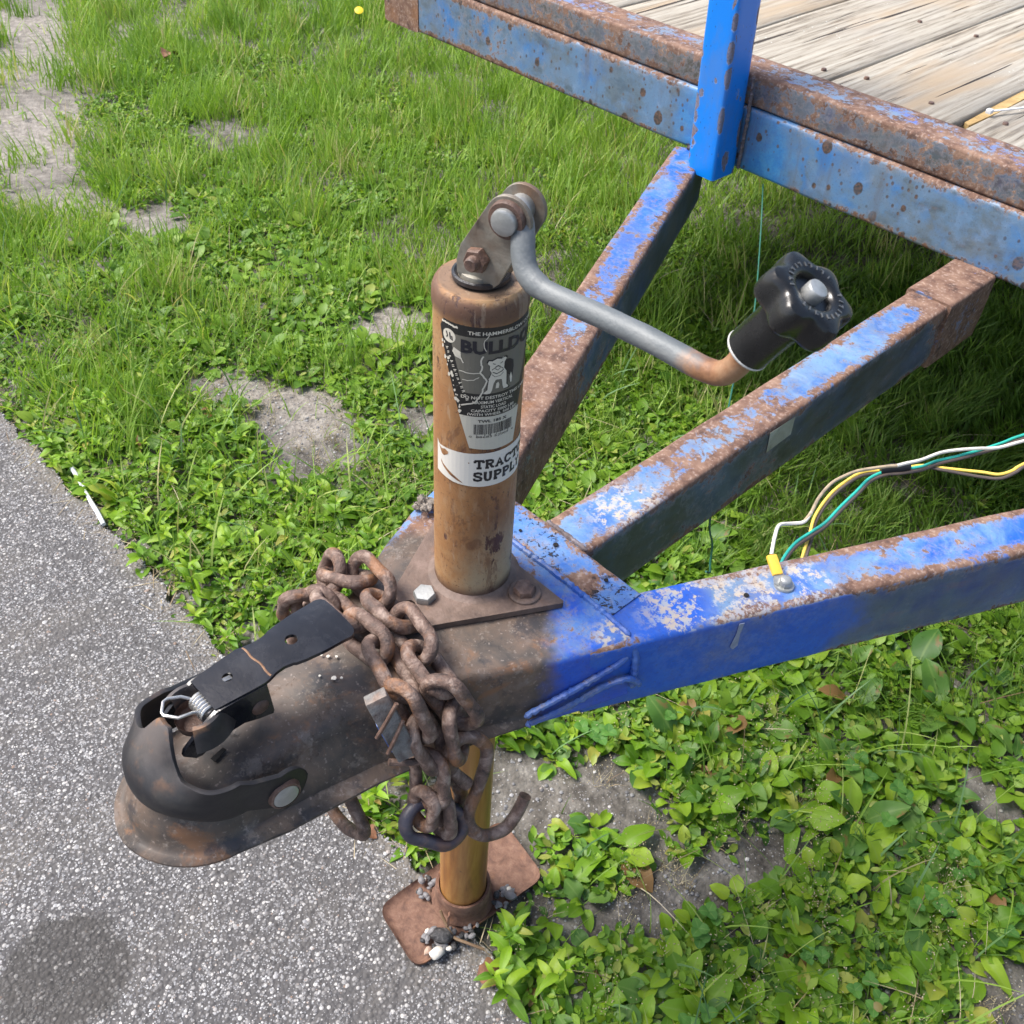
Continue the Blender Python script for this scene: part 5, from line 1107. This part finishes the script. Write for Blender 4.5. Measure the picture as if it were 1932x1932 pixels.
# broad-leaved weeds right of the jack foot
rc = lambda x, y: not (-100 < x < 100 and -130 < y < 135)
sp = place(230, (-90, 640), (-40, 560), 24, Rv, lambda x, y: rc(x, y) and not (y > 560 and x < 80) and (y < 500 or vnoise(x, y, 80, 6) > .35), 41)
for x, y in sp: rosette(x, y, Rv.uniform(.62, 1.15)*(.75+.5*float(vnoise(x, y, 90, 61))), PL, Rv, 'bright green broad-leaved weed growing in grey soil right of the jack foot', 'broad-leaved weeds right of the jack foot', Rv.choice([6, 7, 8]))
for (x, y, s_) in ((64, 78, .62), (82, 58, .7), (70, 110, .75), (96, 96, .8), (58, 128, .8), (20, 118, .7), (100, 30, .75)): rosette(x, y, s_, PL, Rv, 'small bright green weed growing beside the right edge of the rusty jack foot', 'small weeds beside the jack foot', 6)
sp = place(60, (-480, 60), (60, 520), 40, Rv, lambda x, y: foot_clear(x, y) and vnoise(x, y, 90, 62) > .25, 42)
for x, y in sp: rosette(x, y, Rv.uniform(.7, 1.15), PL+[PD[1]], Rv, 'green broad-leaved weed between the tongue members behind the jack', 'broad-leaved weeds behind the jack', 7)
sp = place(22, (-250, 420), (300, 760), 66, Rv, lambda x, y: x+y > 300, 43)
for x, y in sp: rosette(x, y, Rv.uniform(.8, 1.15), PD, Rv, 'large dark broad-leaved plantain in the grass beneath the tongue', 'dark plantains beneath the tongue', 5)
for (x, y, s_, lb) in ((92, -12, 1.15, 'bright leafy weed touching the front right corner of the jack foot'), (75, 12, 1.1, 'tall light green leafy weed in front of the jack foot collar'), (112, -34, 1.0, 'leafy green weed at the asphalt edge right of the dead leaf'), (128, 2, 1.05, 'leafy green weed just behind the dead leaf by the jack foot'), (-92, -6, .9, 'spiky green weed at the asphalt edge left of the jack foot'), (-75, 22, .85, 'leafy green weed behind the left edge of the jack foot')):
    sprig(x, y, s_, Rv, lb, None, 5)
sp = place(120, (-1150, -90), (-16, 250), 34, Rv, lambda x, y: x < -130 or y > 30, 44)
for x, y in sp: sprig(x, y, Rv.uniform(.75, 1.15), Rv, 'leafy green weed in the strip of weeds along the asphalt left of the coupler', 'leafy weeds along the asphalt edge', 4)
sp = place(34, (-1250, -150), (10, 340), 62, Rv, lambda x, y: True, 45)
for x, y in sp: rosette(x, y, Rv.uniform(.75, 1.3), PL, Rv, 'broad-leaved weed in the strip of weeds left of the jack', 'broad-leaved weeds along the asphalt edge', 6)
sp = place(13, (-60, 620), (20, 480), 60, Rv, foot_clear, 46)
for x, y in sp: clover(x, y, Rv.uniform(.8, 1.15), Rv, 'blue-green clover sprig among the broad-leaved weeds on the right', 'clover sprigs')
# the farther broad-leaved weeds, many hundreds of rosettes, as one mass
def far_rosettes():
    sp = place(900, (-1700, 1000), (-20, 1150), 30, None, lambda x, y: foot_clear(x, y) and ((x > 200 and y < 700 and not in_view(np.array([x]), np.array([y]), np.array([-525.]), 1.07)[0]) or (x > 60 and y > 500 and y < 800) or (x < 60 and y > 420 and y < 760+120*(vnoise(x, y, 90, 66)-.5)) or (x < -480 and y < 420 and vnoise(x, y, 80, 67) > .45) or (y > 700 and vnoise(x, y, 170, 65) > .62)), 47, 1.5)
    pos = []; ya = []; pi_ = []; sc = []; rv = []
    for x, y in sp:
        a = Rv.uniform(0, 6.28); s_ = Rv.uniform(.7, 1.2); r0 = Rv.random()
        for k in range(6): a += 2.4+Rv.uniform(-.4, .4); pos.append((x, y, gz(x, y)+1)); ya.append(a); pi_.append(.15+.7*Rv.random()**1.3); sc.append(s_*Rv.uniform(.65, 1.1)); rv.append(min(1, max(0, .6*r0+.4*Rv.random())))
    tv = []
    for t, wd in ((0, .05), (.25, .06), (.42, .75), (.62, 1.), (.82, .8), (1, .1)):
        for c in (-1, 0, 1): tv.append((38*t, 10*wd*c, 2.4*abs(c)*wd+4*math.sin(t*2.6)-6*t*t))
    tf = [(i*3+k_, (i+1)*3+k_, (i+1)*3+k_+1, i*3+k_+1) for i in range(5) for k_ in range(2)]
    scatter('broad_leaf_cover', tv, tf, np.array(pos), rotm(np.array(ya), np.array(pi_)), np.array(sc), M_leafstuff, np.array(rv), label='mass of green broad-leaved weeds farther under the trailer tongue', cat='ground cover')
far_rosettes()
# small leaves filling in beneath the weeds
def zone_w(x, y):     # 1 where low broad-leaved cover grows
    a = (y < 330+60*(vnoise(x, y, 120, 9)-.5)*2) & (y > edge_y(x)-2); return a
def cover():
    n = 260000; x = rng.uniform(-2600, 1000, n); y = rng.uniform(-60, 1500, n)
    k = zone_w(x, y) | ((x > 60) & (y < 700+80*(vnoise(x, y, 80, 63)-.5))) | ((x > -640) & (y < 660+160*(vnoise(x, y, 90, 64)-.5))) | (vnoise(x, y, 170, 65) > .50); k &= (y > edge_y(x)+rng.normal(2, 7, n)) & in_view(x, y, np.full(n, -525.), 1.5)
    k &= (rng.random(n) > bare(x, y)*1.15) & (rng.random(n) < (vnoise(x, y, 30, 12)*1.3)**1.3) & ~((x > -62) & (x < 50) & (y > -90) & (y < 98))
    x, y = x[k], y[k]; n = len(x); z = soil_z(x, y)+rng.random(n)**1.5*16
    tv = []; 
    for t, wd in ((0, .05), (.35, .9), (.7, .85), (1, .06)):
        for c in (-1, 0, 1): tv.append((13*t, 3.6*wd*c, .8*abs(c)-2.2*t*t))
    tf = [(i*3+k_, (i+1)*3+k_, (i+1)*3+k_+1, i*3+k_+1) for i in range(3) for k_ in range(2)]
    scatter('low_weed_cover', tv, tf, np.stack([x, y, z], -1), rotm(rng.uniform(0, 6.28, n), rng.uniform(0, .9, n), rng.uniform(-.5, .5, n)), rng.uniform(.5, 1.35, n), M_leafstuff, rng.random(n), label='small green weed leaves covering the soil beneath the larger weeds', cat='ground cover')
    # seed heads: pale specks on hair-thin stalks
    m = 420; cx = rng.uniform(-1300, 640, m); cy = rng.uniform(-10, 480, m); k = in_view(cx, cy, np.full(m, -525.), 1.1) & (cy > edge_y(cx)+3) & (vnoise(cx, cy, 110, 15) > .38) & ~((cx > -70) & (cx < 60) & (cy > -95) & (cy < 104)); cx, cy = cx[k], cy[k]; m = len(cx)
    q = 18; X = (cx[:, None]+rng.normal(0, 11, (m, q))).ravel(); Y_ = (cy[:, None]+rng.normal(0, 11, (m, q))).ravel(); Z = soil_z(X, Y_)+rng.uniform(8, 42, m*q)
    v, f = ico(5, 1.); scatter('seed_specks', v, f, np.stack([X, Y_, Z], -1), rotm(rng.uniform(0, 6, m*q), rng.uniform(-1, 1, m*q)), np.stack([rng.uniform(.9, 1.6, m*q), rng.uniform(.6, .9, m*q), rng.uniform(.5, .9, m*q)], -1), M_seed, rng.random(m*q), label='pale seed specks on hair thin stalks among the weeds', cat='seed heads')
    return np.repeat(cx, q), np.repeat(cy, q), X, Y_, Z
sx, sy, SX, SY, SZ = cover()
def blades(name, x, y, h, wd, la, lm, mat, label, cat, curve=.5, seg=3, zb=None, rv=None):
    n = len(x); z = (soil_z(x, y) if zb is None else zb)-2; ts = np.linspace(0, 1, seg+1); yaw = rng.uniform(0, 6.28, n)
    co = np.zeros((n, 2*seg+1, 3)); tip = np.zeros((n, 2*seg+1))
    for i, t in enumerate(ts):
        d = lm*(t*(1-curve)+curve*t*t); px = x+np.cos(la)*d; py = y+np.sin(la)*d; pz = z+h*(t-.18*curve*(lm/np.maximum(h, 1))*t*t)
        w_ = wd*.5*(1-.55*t*t) if i < seg else 0*wd
        if i < seg:
            co[:, 2*i] = np.stack([px-np.cos(yaw)*w_, py-np.sin(yaw)*w_, pz], -1); co[:, 2*i+1] = np.stack([px+np.cos(yaw)*w_, py+np.sin(yaw)*w_, pz], -1); tip[:, 2*i:2*i+2] = t
        else: co[:, 2*seg] = np.stack([px, py, pz], -1); tip[:, 2*seg] = 1
    q = []; 
    for i in range(seg-1): q += [2*i, 2*i+1, 2*i+3, 2*i+2]
    q += [2*seg-2, 2*seg-1, 2*seg]; sizes = np.tile(np.array([4]*(seg-1)+[3]), n)
    f = (np.array(q)[None]+(np.arange(n)*(2*seg+1))[:, None]).ravel(); r = rng.random(n) if rv is None else rv
    return fast_mesh(name, co.reshape(-1, 3), f, sizes, mat, np.repeat(r, 2*seg+1), tip.ravel(), label=label, cat=cat)
# stalks for the seed specks
k = rng.random(len(SX)) < .55
blades('seed_stalks', sx[k]+rng.normal(0, 3, k.sum()), sy[k]+rng.normal(0, 3, k.sum()), SZ[k]-soil_z(sx[k], sy[k]), np.full(k.sum(), .8), np.arctan2(SY[k]-sy[k], SX[k]-sx[k]), np.hypot(SX[k]-sx[k], SY[k]-sy[k]), M_straw, 'hair thin dry stalks among the weeds', 'seed heads', seg=2)
def field(n, xr, yr, dens, margin=1.4):
    x = rng.uniform(*xr, n); y = rng.uniform(*yr, n); k = in_view(x, y, np.full(n, -525.), margin) & (y > edge_y(x)+4); x, y = x[k], y[k]; k = rng.random(len(x)) < dens(x, y); return x[k], y[k]
tallness = lambda x, y: np.clip((-x-650+y*.18+280*(vnoise(x, y, 260, 31)-.5))/500, 0, 1)
# dense mown-looking lawn under and behind the tongue
def lawn_d(x, y):
    a = np.clip((y-560-.1*np.clip(-x, 0, 900)+150*(vnoise(x, y, 90, 33)-.5)*2)/160, .04, 1); return a*(1-bare(x, y)*.85)*(.40+.75*vnoise(x, y, 35, 34))*(1-.85*tallness(x, y))*(1-.6*(vnoise(x, y, 170, 65) > .60))*np.clip(1.25-np.hypot(x, y)/5200, .3, 1)
x, y = field(520000, (-2600, 1100), (150, 2700), lawn_d); n = len(x); d = np.hypot(x, y)
cl = vnoise(x, y, 60, 35); h = (22+30*rng.random(n))*(.55+.7*cl); la = vnoise(x, y, 120, 36)*12+rng.normal(0, .9, n)
blades('lawn_grass', x, y, h, (1.5+1.3*rng.random(n))*(1+d/5000), la, h*(.25+.75*rng.random(n)), M_lawn, 'dense dark green lawn grass beneath and behind the trailer tongue', 'grass', curve=.6, rv=np.clip(.5*cl+.55*rng.random(n)-.02, 0, 1))
# taller pale grass, in tufts, on the left and far left
nt_ = 4300; tx = rng.uniform(-3700, -200, nt_); ty = rng.uniform(60, 4300, nt_)
k = in_view(tx, ty, np.full(nt_, -525.), 1.35) & (rng.random(nt_) < np.clip(tallness(tx, ty)*.95+.05, 0, 1)*(1-bare(tx, ty)*.93)*(.10+1.5*vnoise(tx, ty, 150, 40)**1.6)) & (ty > edge_y(tx)+25); tx, ty = tx[k], ty[k]
q = 52; n = len(tx)*q; R0 = rng.normal(0, 1, (len(tx), q))*26; R1 = rng.normal(0, 1, (len(tx), q))*26; x = (tx[:, None]+R0).ravel(); y = (ty[:, None]+R1).ravel()
th0 = np.repeat(rng.uniform(.55, 1.15, len(tx)), q); h = (34+84*rng.random(n)**1.4)*th0; dirc = np.repeat(rng.normal(2.6, .7, len(tx)), q); la = dirc+rng.normal(0, .8, n); tone = np.repeat(rng.uniform(0, .6, len(tx)), q)
blades('tall_grass', x, y, h, 1.3+1.5*rng.random(n)+np.hypot(x, y)/3500, la, h*(.15+.6*rng.random(n)), M_tall, 'tall pale green grass tufts in the rough ground beyond the asphalt', 'grass', curve=.7, rv=np.clip(tone+.5*rng.random(n), 0, 1))
# short rough turf everywhere else on the left
def turf_d(x, y): return (1-bare(x, y)*.9)*np.clip((y-60)/200, .12, 1)*(.12+.75*vnoise(x, y, 55, 44)**1.5)*np.clip(1.2-np.hypot(x, y)/6000, .3, 1)
x, y = field(300000, (-4200, -60), (20, 4800), turf_d); n = len(x); h = 14+46*rng.random(n)**1.6; tn = vnoise(x, y, 130, 45)
blades('rough_turf', x, y, h, 1.6+1.6*rng.random(n)+np.hypot(x, y)/2200, rng.uniform(0, 6.28, n), h*(.3+.8*rng.random(n)), M_tall, 'short mixed green turf between the grass tufts', 'grass', curve=.6, seg=2, rv=np.clip(.15+.35*tn+.5*rng.random(n), 0, 1))
# stray wide blades with a blue cast and dry straw
def stray(n, xr, yr, h0, h1, w0, w1, mat, name, label, lean=.6):
    x = rng.uniform(*xr, n); y = rng.uniform(*yr, n); k = in_view(x, y, np.full(n, -525.), 1.1) & (y > edge_y(x)+6) & (bare(x, y) < .7) & ~((x > -75) & (x < 65) & (y > -95) & (y < 104)); x, y = x[k], y[k]; n = len(x); h = rng.uniform(h0, h1, n)
    blades(name, x, y, h, rng.uniform(w0, w1, n), rng.uniform(0, 6.28, n), h*rng.uniform(.3, lean+.5, n), mat, label, 'grass', curve=.8, seg=5)
stray(420, (-1800, 700), (0, 900), 45, 95, 2.0, 3.8, M_bluegrass, 'stray_grass_blades', 'stray wide blue-green grass blades arching over the weeds')
stray(420, (60, 760), (0, 620), 35, 120, 1.2, 2.6, M_tall, 'thin_grass_blades', 'thin light green grass blades standing among the broad-leaved weeds')
stray(1300, (-1500, -100), (0, 420), 45, 110, 2., 3.8, M_tall, 'weed_strip_grass', 'light green grass blades rising through the strip of weeds')
stray(1500, (-2500, 700), (-20, 1500), 10, 60, .8, 1.6, M_straw, 'dry_straw_litter', 'dry straw coloured stalks littering the grass and weeds', 2.2)
def litter():       # flat dry bits at the asphalt edge
    n = 260; x = rng.uniform(-1300, 250, n); y = edge_y(x)+rng.normal(2, 14, n); k = ~((x > -62) & (x < 50) & (y > -90)); x, y = x[k], y[k]; n = len(x)
    blades('edge_litter', x, y, rng.uniform(1, 5, n), rng.uniform(.7, 1.5, n), rng.uniform(0, 6.28, n), rng.uniform(14, 55, n), M_straw, 'dry grass litter lying along the ragged asphalt edge', 'litter', curve=.3, zb=np.full(n, -523.))
litter()
# clumps far behind the picture edge so that the ground does not end bare
